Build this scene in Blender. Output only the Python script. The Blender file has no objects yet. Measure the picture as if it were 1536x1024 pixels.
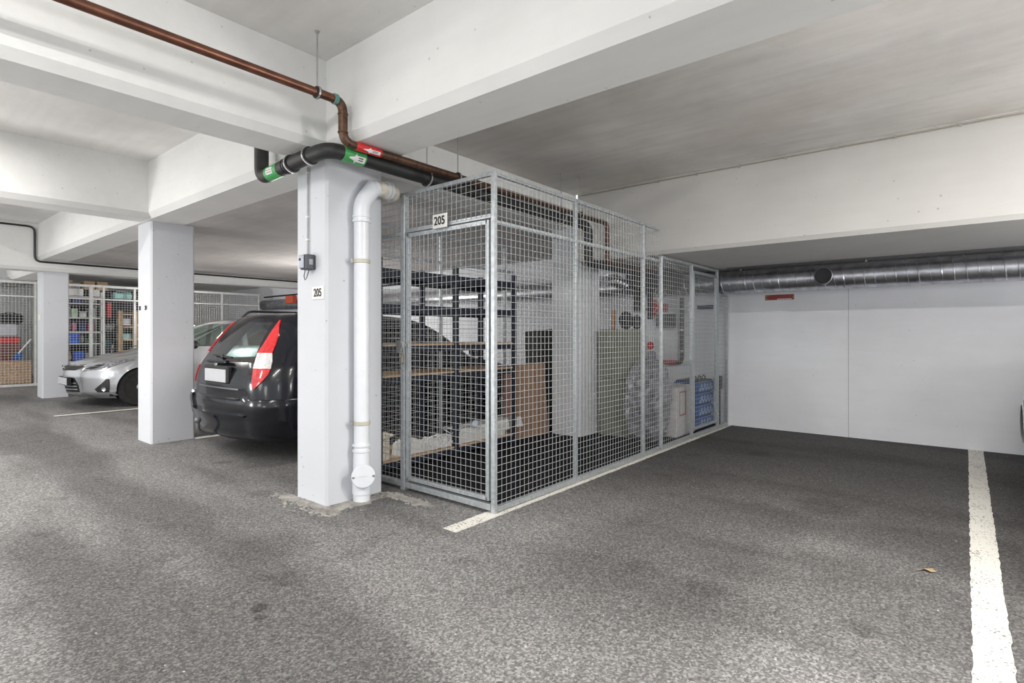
import bpy, math, random
from mathutils import Vector, Matrix
sc = bpy.context.scene
COL = sc.collection
PI = math.pi
random.seed(7)

# ------------------------------------------------------------------ camera
CAM_T = math.atan(681 / 826.5)
cd = bpy.data.cameras.new('camera'); cam = bpy.data.objects.new('camera', cd); COL.objects.link(cam)
cd.sensor_width = 36; cd.lens = 36 * 826.5 / 1536; cd.shift_y = -11 / 1536
cd.clip_start = .05; cd.clip_end = 200
cam.location = (0, 0, 1.25); cam.rotation_euler = (PI / 2, 0, CAM_T)
sc.camera = cam
# ------------------------------------------------------------------ world, view
w = bpy.data.worlds.new('world'); sc.world = w; w.use_nodes = True
wb = w.node_tree.nodes['Background']; wb.inputs[0].default_value = (.93, .97, 1, 1); wb.inputs[1].default_value = .85
sc.view_settings.view_transform = 'Standard'; sc.view_settings.look = 'None'
sc.view_settings.exposure = 0.45; sc.view_settings.gamma = 1
try: sc.view_settings.use_curve_mapping = False
except Exception: pass
# ------------------------------------------------------------------ lamps (linear fixtures, and unseen lights added as fill)
def area_strip(x, y, z, ln, power, col=(1, .97, .93), along='y', wd=.09):
    l = bpy.data.lights.new('area_strip', 'AREA'); l.shape = 'RECTANGLE'; l.size = wd; l.size_y = ln
    l.energy = power; l.color = col
    o = bpy.data.objects.new('area_strip', l); COL.objects.link(o); o.location = (x, y, z)
    if along == 'x': o.rotation_euler = (0, 0, PI / 2)
    return o
def point_light(x, y, z, power, r=.12, col=(1, .97, .94)):
    l = bpy.data.lights.new('point_light', 'POINT'); l.energy = power; l.shadow_soft_size = r; l.color = col
    o = bpy.data.objects.new('point_light', l); COL.objects.link(o); o.location = (x, y, z); return o
area_strip(-2.05, -.9, 3.09, 2.2, 55, wd=.05)
for k in range(8): point_light(-1.95, -1.9 + .3 * k, 3.04, 5, .03)   # bare tube: shines sideways too
area_strip(-6.2, -.2, 3.08, 1.5, 50)
area_strip(-10.0, -.2, 3.08, 1.5, 75)
area_strip(-5.6, -3.0, 3.08, 2.0, 40)
area_strip(1.6, -2.6, 3.08, 2.0, 24)
area_strip(.5, 2.78, 2.86, 1.5, 92, along='x')  # unseen strip added behind the cross beam to brighten the bay
area_strip(2.8, 2.78, 2.86, 1.5, 40, along='x')  # another unseen strip added as fill, farther right
area_strip(-4.88, 3.2, 2.5, 1.0, 16)
point_light(3.4, 4.0, 1.2, 290, .3)  # unseen fill light added low on the right to lift the bay ceiling
point_light(1.6, -1.6, 1.5, 34, .4)  # this and the aisle ones below: fill added low, without fixtures
point_light(-3.5, -2.6, 1.0, 35, .4)
point_light(-7.9, -2.0, 1.0, 200, .4)
point_light(-5.2, -1.2, 1.2, 30, .4)
point_light(-9.2, 5.4, 1.3, 80)  # fill light added behind the parked cars, no lamp there
point_light(-14.0, 5.0, 1.8, 35)  # fill by the far left cages, added here and on the next line
point_light(-14.0, 1.0, 1.8, 25)

# ------------------------------------------------------------------ materials
MATS = {}
def nn(nt, t, **k):
    n = nt.nodes.new(t)
    for a, b in k.items(): setattr(n, a, b)
    return n
def base(name, col, rough=.5, metal=0, spec=.5, coat=0):
    m = bpy.data.materials.new(name); m.use_nodes = True
    p = m.node_tree.nodes['Principled BSDF']
    p.inputs['Base Color'].default_value = (*col, 1); p.inputs['Roughness'].default_value = rough
    p.inputs['Metallic'].default_value = metal; p.inputs['Specular IOR Level'].default_value = spec
    p.inputs['Coat Weight'].default_value = coat
    return m, m.node_tree, p
def mat(name, col, rough=.5, metal=0, spec=.5, coat=0, var=.12, scale=14, bump=0.0):
    """procedural: base colour broken up by a soft noise, optional bump"""
    if name in MATS: return MATS[name]
    m, nt, p = base(name, col, rough, metal, spec, coat)
    tc = nn(nt, 'ShaderNodeTexCoord'); no = nn(nt, 'ShaderNodeTexNoise'); no.inputs['Scale'].default_value = scale
    no.inputs['Detail'].default_value = 5
    nt.links.new(tc.outputs['Object'], no.inputs['Vector'])
    r = nn(nt, 'ShaderNodeValToRGB'); r.color_ramp.elements[0].position = .3; r.color_ramp.elements[1].position = .7
    r.color_ramp.elements[0].color = (*[c * (1 - var) for c in col], 1)
    r.color_ramp.elements[1].color = (*[min(1, c * (1 + var * .6)) for c in col], 1)
    nt.links.new(no.outputs['Fac'], r.inputs['Fac']); nt.links.new(r.outputs['Color'], p.inputs['Base Color'])
    if bump:
        b = nn(nt, 'ShaderNodeBump'); b.inputs['Strength'].default_value = bump; b.inputs['Distance'].default_value = .01
        nt.links.new(no.outputs['Fac'], b.inputs['Height']); nt.links.new(b.outputs['Normal'], p.inputs['Normal'])
    MATS[name] = m; return m
def concrete(name, col, var=.1, pits=.5, rough=.75, stain=0.0, stain_col=(.3, .2, .13), scale=.9):
    m, nt, p = base(name, col, rough, 0, .25)
    L = nt.links.new
    geo = nn(nt, 'ShaderNodeNewGeometry')
    n1 = nn(nt, 'ShaderNodeTexNoise'); n1.inputs['Scale'].default_value = scale; n1.inputs['Detail'].default_value = 7; n1.inputs['Roughness'].default_value = .6
    L(geo.outputs['Position'], n1.inputs['Vector'])
    r = nn(nt, 'ShaderNodeValToRGB'); e = r.color_ramp.elements
    e[0].position = .35; e[1].position = .65
    e[0].color = (*[c * (1 - var) for c in col], 1); e[1].color = (*[min(1, c * (1 + var * .4)) for c in col], 1)
    L(n1.outputs['Fac'], r.inputs['Fac'])
    # board marks: stretched noise
    mp = nn(nt, 'ShaderNodeMapping'); mp.inputs['Scale'].default_value = (1.2, 9, 9)
    L(geo.outputs['Position'], mp.inputs['Vector'])
    n2 = nn(nt, 'ShaderNodeTexNoise'); n2.inputs['Scale'].default_value = 1.4; n2.inputs['Detail'].default_value = 4
    L(mp.outputs['Vector'], n2.inputs['Vector'])
    mx = nn(nt, 'ShaderNodeMix', data_type='RGBA', blend_type='MULTIPLY'); mx.inputs[0].default_value = var * 1.6
    L(r.outputs['Color'], mx.inputs[6]); L(n2.outputs['Color'], mx.inputs[7])
    bw = nn(nt, 'ShaderNodeRGBToBW'); L(n2.outputs['Color'], bw.inputs[0])
    L(bw.outputs[0], mx.inputs[7])
    out = mx.outputs[2]
    # pits
    vo = nn(nt, 'ShaderNodeTexVoronoi'); vo.inputs['Scale'].default_value = 8.5; L(geo.outputs['Position'], vo.inputs['Vector'])
    n3 = nn(nt, 'ShaderNodeTexNoise'); n3.inputs['Scale'].default_value = 2.3; L(geo.outputs['Position'], n3.inputs['Vector'])
    th = nn(nt, 'ShaderNodeMath', operation='MULTIPLY'); L(n3.outputs['Fac'], th.inputs[0]); th.inputs[1].default_value = .105
    lt = nn(nt, 'ShaderNodeMath', operation='LESS_THAN'); L(vo.outputs['Distance'], lt.inputs[0]); L(th.outputs[0], lt.inputs[1])
    m3 = nn(nt, 'ShaderNodeMath', operation='MULTIPLY'); L(lt.outputs[0], m3.inputs[0]); m3.inputs[1].default_value = pits
    mx2 = nn(nt, 'ShaderNodeMix', data_type='RGBA'); L(m3.outputs[0], mx2.inputs[0]); L(out, mx2.inputs[6])
    mx2.inputs[7].default_value = (*[c * .35 for c in col], 1)
    out = mx2.outputs[2]
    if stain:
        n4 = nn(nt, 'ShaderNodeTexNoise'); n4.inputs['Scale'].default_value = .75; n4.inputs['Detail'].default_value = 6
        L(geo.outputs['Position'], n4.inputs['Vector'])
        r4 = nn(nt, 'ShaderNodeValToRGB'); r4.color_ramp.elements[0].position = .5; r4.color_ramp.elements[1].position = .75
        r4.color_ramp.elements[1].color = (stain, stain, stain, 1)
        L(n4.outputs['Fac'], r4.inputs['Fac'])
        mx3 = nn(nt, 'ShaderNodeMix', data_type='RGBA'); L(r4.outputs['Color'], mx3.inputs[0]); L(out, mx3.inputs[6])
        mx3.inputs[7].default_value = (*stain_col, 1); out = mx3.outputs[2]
    L(out, p.inputs['Base Color'])
    n5 = nn(nt, 'ShaderNodeTexNoise'); n5.inputs['Scale'].default_value = 30; n5.inputs['Detail'].default_value = 4
    L(geo.outputs['Position'], n5.inputs['Vector'])
    b = nn(nt, 'ShaderNodeBump'); b.inputs['Strength'].default_value = .12; b.inputs['Distance'].default_value = .01
    L(n5.outputs['Fac'], b.inputs['Height']); L(b.outputs['Normal'], p.inputs['Normal'])
    MATS[name] = m; return m
def asphalt(name):
    m, nt, p = base(name, (.2, .2, .2), .85, 0, .3)
    L = nt.links.new
    geo = nn(nt, 'ShaderNodeNewGeometry')
    # aggregate
    v = nn(nt, 'ShaderNodeTexVoronoi'); v.inputs['Scale'].default_value = 120; L(geo.outputs['Position'], v.inputs['Vector'])
    bw = nn(nt, 'ShaderNodeRGBToBW'); L(v.outputs['Color'], bw.inputs[0])
    r = nn(nt, 'ShaderNodeValToRGB'); e = r.color_ramp.elements
    e[0].position = .12; e[0].color = (.028, .028, .028, 1); e[1].position = .93; e[1].color = (.56, .545, .53, 1)
    x = e.new(.5); x.color = (.155, .15, .147, 1)
    L(bw.outputs[0], r.inputs['Fac'])
    n1 = nn(nt, 'ShaderNodeTexNoise'); n1.inputs['Scale'].default_value = 55; n1.inputs['Detail'].default_value = 6; n1.inputs['Roughness'].default_value = .7
    L(geo.outputs['Position'], n1.inputs['Vector'])
    r1 = nn(nt, 'ShaderNodeValToRGB'); r1.color_ramp.elements[0].position = .35; r1.color_ramp.elements[1].position = .65
    r1.color_ramp.elements[0].color = (.1, .1, .1, 1); r1.color_ramp.elements[1].color = (.31, .302, .298, 1)
    L(n1.outputs['Fac'], r1.inputs['Fac'])
    mx = nn(nt, 'ShaderNodeMix', data_type='RGBA'); mx.inputs[0].default_value = .5
    L(r.outputs['Color'], mx.inputs[6]); L(r1.outputs['Color'], mx.inputs[7])
    # dirt darkening: bays (y > 3) blackened by tyres and oil, lanes of traffic, blotches
    sx = nn(nt, 'ShaderNodeSeparateXYZ'); L(geo.outputs['Position'], sx.inputs[0])
    def mr(src, a, b, c=0., d=1.):
        q = nn(nt, 'ShaderNodeMapRange', interpolation_type='SMOOTHSTEP'); L(src, q.inputs[0])
        q.inputs[1].default_value = a; q.inputs[2].default_value = b; q.inputs[3].default_value = c; q.inputs[4].default_value = d
        return q.outputs[0]
    def mth(op, a, b):
        q = nn(nt, 'ShaderNodeMath', operation=op)
        for i, s in ((0, a), (1, b)):
            if isinstance(s, (int, float)): q.inputs[i].default_value = s
            else: L(s, q.inputs[i])
        return q.outputs[0]
    nb = nn(nt, 'ShaderNodeTexNoise'); nb.inputs['Scale'].default_value = .8; nb.inputs['Detail'].default_value = 5; L(geo.outputs['Position'], nb.inputs['Vector'])
    wob = mth('MULTIPLY', mth('SUBTRACT', nb.outputs['Fac'], .5), 2.6)
    yy = mth('ADD', sx.outputs['Y'], wob); xx = mth('ADD', sx.outputs['X'], mth('MULTIPLY', wob, .3))
    bay = mr(yy, 2.2, 5.4)
    lane = mth('MULTIPLY', mr(xx, -2.3, -1.5), mr(xx, -.5, -1.0))
    bay2 = mth('MULTIPLY', lane, mr(yy, .9, 2.6))
    dk = mth('MAXIMUM', mth('MULTIPLY', bay, .72), mth('MULTIPLY', bay2, .55))
    # long soft tyre sweep out of the bay through the aisle
    pat = nn(nt, 'ShaderNodeTexNoise'); pat.inputs['Scale'].default_value = .55; pat.inputs['Detail'].default_value = 3
    mp = nn(nt, 'ShaderNodeMapping'); mp.inputs['Rotation'].default_value = (0, 0, .5); mp.inputs['Scale'].default_value = (.45, 1.7, 1)
    L(geo.outputs['Position'], mp.inputs['Vector']); L(mp.outputs['Vector'], pat.inputs['Vector'])
    dk2 = mr(pat.outputs['Fac'], .44, .60, 0, .52)
    blot = nn(nt, 'ShaderNodeTexNoise'); blot.inputs['Scale'].default_value = 3.1; blot.inputs['Detail'].default_value = 6; L(geo.outputs['Position'], blot.inputs['Vector'])
    dk3 = mr(blot.outputs['Fac'], .60, .72, 0, .35)
    for (ax, ay, ar, al) in ((-2.49, 1.21, .05, .75), (-2.40, 1.17, .03, .6), (-.78, 4.5, .28, .45), (-1.0, 2.7, .14, .4), (-.35, 2.75, .10, .4), (-1.66, 6.1, .16, .6), (-3.2, 1.6, .3, .3)):
        vm = nn(nt, 'ShaderNodeVectorMath', operation='DISTANCE'); L(geo.outputs['Position'], vm.inputs[0]); vm.inputs[1].default_value = (ax, ay, 0)
        dd_ = mth('ADD', vm.outputs['Value'], mth('MULTIPLY', mth('SUBTRACT', blot.outputs['Fac'], .5), ar * 1.2))
        dk3 = mth('MAXIMUM', dk3, mr(dd_, ar * .4, ar, al, 0))
    tot = mth('SUBTRACT', 1., mth('MULTIPLY', mth('MULTIPLY', mth('SUBTRACT', 1., dk), mth('SUBTRACT', 1., dk2)), mth('SUBTRACT', 1., dk3)))
    mx2 = nn(nt, 'ShaderNodeMix', data_type='RGBA'); L(tot, mx2.inputs[0]); L(mx.outputs[2], mx2.inputs[6])
    dark = nn(nt, 'ShaderNodeMix', data_type='RGBA', blend_type='MULTIPLY'); dark.inputs[0].default_value = 1
    L(mx.outputs[2], dark.inputs[6]); dark.inputs[7].default_value = (.17, .16, .16, 1)
    L(dark.outputs[2], mx2.inputs[7])
    # fine white grit
    g = nn(nt, 'ShaderNodeTexVoronoi'); g.inputs['Scale'].default_value = 9; L(geo.outputs['Position'], g.inputs['Vector'])
    gl = nn(nt, 'ShaderNodeMath', operation='LESS_THAN'); L(g.outputs['Distance'], gl.inputs[0]); gl.inputs[1].default_value = .035
    mx4 = nn(nt, 'ShaderNodeMix', data_type='RGBA'); L(gl.outputs[0], mx4.inputs[0]); L(mx2.outputs[2], mx4.inputs[6]); mx4.inputs[7].default_value = (.6, .6, .57, 1)
    L(mx4.outputs[2], p.inputs['Base Color'])
    b = nn(nt, 'ShaderNodeBump'); b.inputs['Strength'].default_value = .55; b.inputs['Distance'].default_value = .008
    L(bw.outputs[0], b.inputs['Height']); L(b.outputs['Normal'], p.inputs['Normal'])
    MATS[name] = m; return m
def glass(name, tint, refl=.12):
    m = bpy.data.materials.new(name); m.use_nodes = True; nt = m.node_tree; L = nt.links.new
    nt.nodes.clear()
    o = nn(nt, 'ShaderNodeOutputMaterial'); mx = nn(nt, 'ShaderNodeMixShader')
    t = nn(nt, 'ShaderNodeBsdfTransparent'); g = nn(nt, 'ShaderNodeBsdfGlossy'); f = nn(nt, 'ShaderNodeFresnel')
    t.inputs[0].default_value = (*tint, 1); g.inputs['Roughness'].default_value = .02; f.inputs[0].default_value = 1.45
    a = nn(nt, 'ShaderNodeMath', operation='ADD'); L(f.outputs[0], a.inputs[0]); a.inputs[1].default_value = refl
    L(a.outputs[0], mx.inputs[0]); L(t.outputs[0], mx.inputs[1]); L(g.outputs[0], mx.inputs[2]); L(mx.outputs[0], o.inputs[0])
    MATS[name] = m; return m
def paint_line(name, col=(.72, .70, .64), thr=.36):
    """worn thermoplastic line: dark asphalt grains show through"""
    m, nt, p = base(name, col, .7); L = nt.links.new
    geo = nn(nt, 'ShaderNodeNewGeometry')
    v = nn(nt, 'ShaderNodeTexNoise'); v.inputs['Scale'].default_value = 70; v.inputs['Detail'].default_value = 3; L(geo.outputs['Position'], v.inputs['Vector'])
    v2 = nn(nt, 'ShaderNodeTexNoise'); v2.inputs['Scale'].default_value = 4; v2.inputs['Detail'].default_value = 4; L(geo.outputs['Position'], v2.inputs['Vector'])
    ad = nn(nt, 'ShaderNodeMath', operation='MULTIPLY_ADD'); L(v2.outputs['Fac'], ad.inputs[0]); ad.inputs[1].default_value = .35; L(v.outputs['Fac'], ad.inputs[2])
    r = nn(nt, 'ShaderNodeValToRGB'); e = r.color_ramp.elements
    e[0].position = thr + .15; e[0].color = (.16, .15, .14, 1); e[1].position = thr + .24; e[1].color = (*col, 1)
    L(ad.outputs[0], r.inputs['Fac']); L(r.outputs['Color'], p.inputs['Base Color'])
    MATS[name] = m; return m

M = MATS
concrete('beam_paint', (.78, .78, .765), .07, .45)
concrete('slab_paint', (.84, .83, .81), .12, .3)
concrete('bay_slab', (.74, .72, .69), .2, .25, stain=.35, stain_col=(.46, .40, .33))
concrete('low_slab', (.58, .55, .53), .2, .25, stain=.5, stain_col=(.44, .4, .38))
concrete('pillar_paint', (.65, .665, .70), .04, .55)
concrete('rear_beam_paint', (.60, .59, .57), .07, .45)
concrete('wall_paint', (.85, .86, .90), .06, .3)
concrete('rubble', (.52, .50, .46), .4, .6, scale=9)
asphalt('asphalt')
paint_line('line_paint')
GALV = mat('galvanised', (.50, .53, .55), .42, .55, var=.22, scale=40)
WIRE = mat('mesh_wire', (.44, .455, .46), .5, .2, var=.1, scale=60)
WHITEWIRE = mat('pale_wire', (.66, .67, .66), .5, .2)
NAVY = mat('navy_steel', (.012, .016, .028), .45, 0, var=.2)
WOOD = mat('particle_board', (.46, .33, .22), .7, var=.25, scale=30)
CARD = mat('cardboard', (.30, .19, .12), .8, var=.15, scale=9)
CARDL = mat('light_cardboard', (.50, .36, .23), .8, var=.15, scale=9)
CARDP = mat('reddish_cardboard', (.30, .17, .14), .8, var=.15, scale=9)
CHIP = mat('chipboard', (.48, .33, .21), .8, var=.6, scale=60)
WHITE = mat('white_plastic', (.78, .78, .78), .4, var=.04)
PVC = mat('white_pvc', (.76, .78, .82), .3, var=.03)
PVCD = mat('dusty_pvc', (.66, .62, .54), .7, var=.25, scale=25)
RUBR = mat('black_insulation', (.018, .018, .018), .55, var=.3)
COPPER = mat('copper_aged', (.18, .08, .052), .38, .75, var=.35, scale=12)
COPPERD = mat('copper_tarnished', (.12, .065, .042), .5, .6, var=.5, scale=30)
GREENT = mat('green_tape', (.06, .36, .10), .4)
REDT = mat('red_tape', (.62, .03, .03), .4)
BLACK = mat('black_plastic', (.02, .02, .022), .45, var=.2)
BLACKM = mat('black_fabric', (.02, .02, .024), .9, var=.3)
DGREY = mat('dark_grey_plastic', (.06, .065, .08), .45)
STEEL = mat('zinc_steel', (.5, .5, .5), .35, .9, var=.15)
SPIRAL = mat('spiral_duct', (.58, .59, .63), .33, 1.0, var=.28, scale=9, bump=.15)
INK = mat('black_ink', (.015, .015, .015), .6)
SIGN = mat('sign_plate', (.78, .77, .73), .4, var=.03)
RED = mat('red_paint', (.5, .03, .03), .4)
ORANGE = mat('orange_red', (.62, .10, .05), .5)
BLUE = mat('blue_bag', (.012, .10, .34), .5, var=.3, scale=20)
BLUEBOX = mat('blue_box', (.05, .28, .55), .5)
TEAL = mat('teal_plastic', (.32, .62, .60), .5)
GREYP = mat('grey_plastic', (.30, .31, .34), .6)
GREENG = mat('grey_green_foam', (.19, .20, .155), .8, var=.12)
FOIL = mat('foil', (.75, .75, .77), .25, 1.0, var=.2)
PINE = mat('pine', (.60, .42, .25), .7, var=.2)
RUBMAT = mat('rubber_mat', (.012, .012, .015), .9, 0, .1, var=.2, scale=20)
GLASSD = glass('car_glass_dark', (.30, .34, .34), .16)
GLASSG = glass('car_glass_green', (.74, .87, .81), .06)
PLASTIC = glass('clear_film', (.86, .88, .92), .28)
CARBLK = mat('black_car_paint', (.007, .008, .012), .2, 0, .35, coat=.35, var=.05, scale=4)
CARSIL = mat('silver_car_paint', (.50, .51, .53), .3, .6, .5, coat=1, var=.04, scale=4)
TYRE = mat('tyre', (.02, .02, .02), .85, var=.3)
RIM = mat('alloy', (.5, .5, .52), .3, .8)
TLRED = mat('tail_lamp_red', (.62, .015, .02), .12, 0, .6, coat=1, var=.3, scale=30)
TLCLR = mat('tail_lamp_clear', (.72, .70, .70), .15, .2, coat=1, var=.25, scale=60)
HEADL = mat('headlamp_lens', (.30, .31, .34), .12, .3, coat=1, var=.6, scale=26)
PLATE = mat('number_plate', (.50, .51, .54), .5, var=.05)
CHROME = mat('chrome', (.7, .7, .72), .1, 1, var=.02)
TRIMD = mat('car_dark_trim', (.015, .015, .016), .5)

# ------------------------------------------------------------------ mesh builder
class MB:
    def __init__(s): s.v = []; s.f = []; s.mi = []; s.cur = 0
    def add(s, vs, fs):
        o = len(s.v); s.v += [tuple(v) for v in vs]; s.f += [tuple(i + o for i in f) for f in fs]; s.mi += [s.cur] * len(fs)
        return s
    def box(s, x0, x1, y0, y1, z0, z1):
        vs = [(x, y, z) for z in (z0, z1) for y in (y0, y1) for x in (x0, x1)]
        return s.add(vs, [(0, 2, 3, 1), (4, 5, 7, 6), (0, 1, 5, 4), (2, 6, 7, 3), (0, 4, 6, 2), (1, 3, 7, 5)])
    def rbox(s, x0, x1, y0, y1, z0, z1, r=.01):
        """box with chamfered vertical and horizontal edges"""
        r = min(r, (x1 - x0) / 2.1, (y1 - y0) / 2.1, (z1 - z0) / 2.1)
        def ring(z, i):
            a, b, c, d = x0 + i, x1 - i, y0 + i, y1 - i
            q = r if i == 0 else r * .5
            return [(a + q, c, z), (b - q, c, z), (b, c + q, z), (b, d - q, z), (b - q, d, z), (a + q, d, z), (a, d - q, z), (a, c + q, z)]
        vs = ring(z0, r) + ring(z0 + r, 0) + ring(z1 - r, 0) + ring(z1, r)
        fs = [tuple(range(7, -1, -1)), tuple(range(24, 32))]
        for k in range(3):
            for i in range(8): fs.append((k * 8 + i, k * 8 + (i + 1) % 8, k * 8 + 8 + (i + 1) % 8, k * 8 + 8 + i))
        return s.add(vs, fs)
    def bar(s, p, q, w, h=None, up=(0, 0, 1)):
        h = h or w; p = Vector(p); q = Vector(q); d = (q - p).normalized(); u = Vector(up)
        if abs(d.dot(u)) > .95: u = Vector((0, 1, 0))
        a = d.cross(u).normalized(); b = a.cross(d)
        vs = []
        for c in (p, q):
            for i, j in ((-1, -1), (1, -1), (1, 1), (-1, 1)): vs.append(c + a * (i * w / 2) + b * (j * h / 2))
        return s.add(vs, [(0, 3, 2, 1), (4, 5, 6, 7), (0, 1, 5, 4), (1, 2, 6, 5), (2, 3, 7, 6), (3, 0, 4, 7)])
    def tube(s, pts, r, n=12, cap=True, closed=False):
        pts = [Vector(p) for p in pts]; N = len(pts); rs = r if isinstance(r, (list, tuple)) else [r] * N
        tans = []
        for i in range(N):
            if closed: d = pts[(i + 1) % N] - pts[i - 1]
            else: d = pts[min(i + 1, N - 1)] - pts[max(i - 1, 0)]
            if d.length < 1e-9: d = Vector((0, 0, 1))
            tans.append(d.normalized())
        t = tans[0]; a = t.cross(Vector((0, 0, 1)))
        if a.length < 1e-3: a = t.cross(Vector((1, 0, 0)))
        a.normalize(); vs = []
        for i in range(N):
            t = tans[i]; a = a - t * a.dot(t)
            if a.length < 1e-6: a = t.orthogonal()
            a.normalize(); b = t.cross(a)
            for k in range(n):
                an = 2 * PI * k / n; vs.append(pts[i] + (a * math.cos(an) + b * math.sin(an)) * rs[i])
        fs = []
        for i in range(N if closed else N - 1):
            j = (i + 1) % N
            for k in range(n): fs.append((i * n + k, i * n + (k + 1) % n, j * n + (k + 1) % n, j * n + k))
        if cap and not closed: fs += [tuple(range(n - 1, -1, -1)), tuple(range((N - 1) * n, N * n))]
        return s.add(vs, fs)
    def lathe(s, c, axis, prof, n=24, cap=True):
        """prof: list of (r, h) along axis from c"""
        c = Vector(c); t = Vector(axis).normalized(); a = t.orthogonal().normalized(); b = t.cross(a); vs = []
        for r, h in prof:
            for k in range(n):
                an = 2 * PI * k / n; vs.append(c + t * h + (a * math.cos(an) + b * math.sin(an)) * r)
        N = len(prof); fs = []
        for i in range(N - 1):
            for k in range(n): fs.append((i * n + k, i * n + (k + 1) % n, (i + 1) * n + (k + 1) % n, (i + 1) * n + k))
        if cap: fs += [tuple(range(n - 1, -1, -1)), tuple(range((N - 1) * n, N * n))]
        return s.add(vs, fs)
    def prism(s, poly, d):
        """poly: list of 3D points (planar), d: extrusion vector"""
        n = len(poly); d = Vector(d); vs = [Vector(p) for p in poly] + [Vector(p) + d for p in poly]
        fs = [tuple(range(n - 1, -1, -1)), tuple(range(n, 2 * n))] + [(i, (i + 1) % n, n + (i + 1) % n, n + i) for i in range(n)]
        return s.add(vs, fs)
    def grid(s, rows, closed=False):
        n = len(rows[0]); vs = [p for r in rows for p in r]; fs = []
        for i in range(len(rows) - 1):
            for k in range(n if closed else n - 1): fs.append((i * n + k, i * n + (k + 1) % n, (i + 1) * n + (k + 1) % n, (i + 1) * n + k))
        return s.add(vs, fs)
    def blob(s, c, rx, ry, rz, n=8, m=6, j=.15, rnd=random):
        vs = [(c[0], c[1], c[2] - rz)]
        for i in range(1, m):
            ph = -PI / 2 + PI * i / m
            for k in range(n):
                an = 2 * PI * k / n; q = 1 + rnd.uniform(-j, j)
                vs.append((c[0] + rx * q * math.cos(ph) * math.cos(an), c[1] + ry * q * math.cos(ph) * math.sin(an), c[2] + rz * q * math.sin(ph)))
        vs.append((c[0], c[1], c[2] + rz)); fs = []
        for k in range(n): fs.append((0, 1 + (k + 1) % n, 1 + k))
        for i in range(m - 2):
            for k in range(n): fs.append((1 + i * n + k, 1 + i * n + (k + 1) % n, 1 + (i + 1) * n + (k + 1) % n, 1 + (i + 1) * n + k))
        l = len(vs) - 1; b = 1 + (m - 2) * n
        for k in range(n): fs.append((b + k, b + (k + 1) % n, l))
        return s.add(vs, fs)

OFF = {}
def mk(name, mb, mats, parent=None, org=None, smooth=False, bevel=0, seg=1):
    """link one mesh object; coordinates in mb are world ones (before any later move of the thing)"""
    o3 = OFF[parent.name] if parent else (Vector(org) if org else Vector((0, 0, 0)))
    me = bpy.data.meshes.new(name); me.from_pydata([tuple(Vector(v) - o3) for v in mb.v], [], mb.f)
    if not isinstance(mats, (list, tuple)): mats = [mats]
    for m in mats: me.materials.append(m)
    if len(mats) > 1: me.polygons.foreach_set('material_index', mb.mi)
    if smooth:
        me.polygons.foreach_set('use_smooth', [True] * len(me.polygons))
        try: me.set_sharp_from_angle(angle=math.radians(38))
        except Exception: pass
    me.update()
    o = bpy.data.objects.new(name, me); COL.objects.link(o)
    if parent: o.parent = parent
    else: o.location = o3
    OFF[o.name] = o3
    if bevel:
        b = o.modifiers.new('bevel', 'BEVEL'); b.width = bevel; b.segments = seg; b.limit_method = 'ANGLE'
    return o
def tag(o, label=None, cat=None, group=None, kind=None):
    if label: o['label'] = label
    if cat: o['category'] = cat
    if group: o['group'] = group
    if kind: o['kind'] = kind
    return o
def thing(name, label, cat, loc, group=None):
    o = bpy.data.objects.new(name, None); COL.objects.link(o); o.location = loc; o.empty_display_size = .1
    OFF[o.name] = Vector(loc); return tag(o, label, cat, group)
def struct(name, mb, m, label, cat, org=None, **k):
    return tag(mk(name, mb, m, org=org, **k), label, cat, kind='structure')
def tree_copy(o, parent=None):
    c = o.copy(); COL.objects.link(c); c.parent = parent
    for ch in list(o.children): tree_copy(ch, c)
    return c
def text(name, body, size, loc, rot, m, parent=None, depth=.001, align='CENTER', sx=1):
    cu = bpy.data.curves.new('t', 'FONT'); cu.body = body; cu.size = size; cu.extrude = depth; cu.offset = size * .018; cu.align_x = align; cu.align_y = 'CENTER'
    t = bpy.data.objects.new('t', cu); COL.objects.link(t)
    dg = bpy.context.evaluated_depsgraph_get(); me = bpy.data.meshes.new_from_object(t.evaluated_get(dg))
    bpy.data.objects.remove(t); me.materials.clear(); me.materials.append(m)
    me.transform(Matrix.LocRotScale(None, None, Vector((sx, 1, 1))))
    from mathutils import Euler
    me.transform(Euler(rot).to_matrix().to_4x4())
    off = OFF[parent.name] if parent else Vector((0, 0, 0))
    me.transform(Matrix.Translation(Vector(loc) - off))
    o = bpy.data.objects.new(name, me); COL.objects.link(o)
    if parent: o.parent = parent
    OFF[o.name] = off
    return o
FRONT = (PI / 2, 0, 0)              # text facing -y
SIDE = (PI / 2, 0, PI / 2)          # text facing +x
def bend(pts, r, n=6):
    """polyline with rounded corners"""
    pts = [Vector(p) for p in pts]; out = [pts[0]]
    for i in range(1, len(pts) - 1):
        a, b, c = pts[i - 1], pts[i], pts[i + 1]
        q = min(r, (a - b).length * .49, (c - b).length * .49)
        p0 = b + (a - b).normalized() * q; p1 = b + (c - b).normalized() * q
        for k in range(n + 1):
            t = k / n; out.append(p0 * (1 - t) ** 2 + b * 2 * t * (1 - t) + p1 * t * t)
    out.append(pts[-1]); return out

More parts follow.
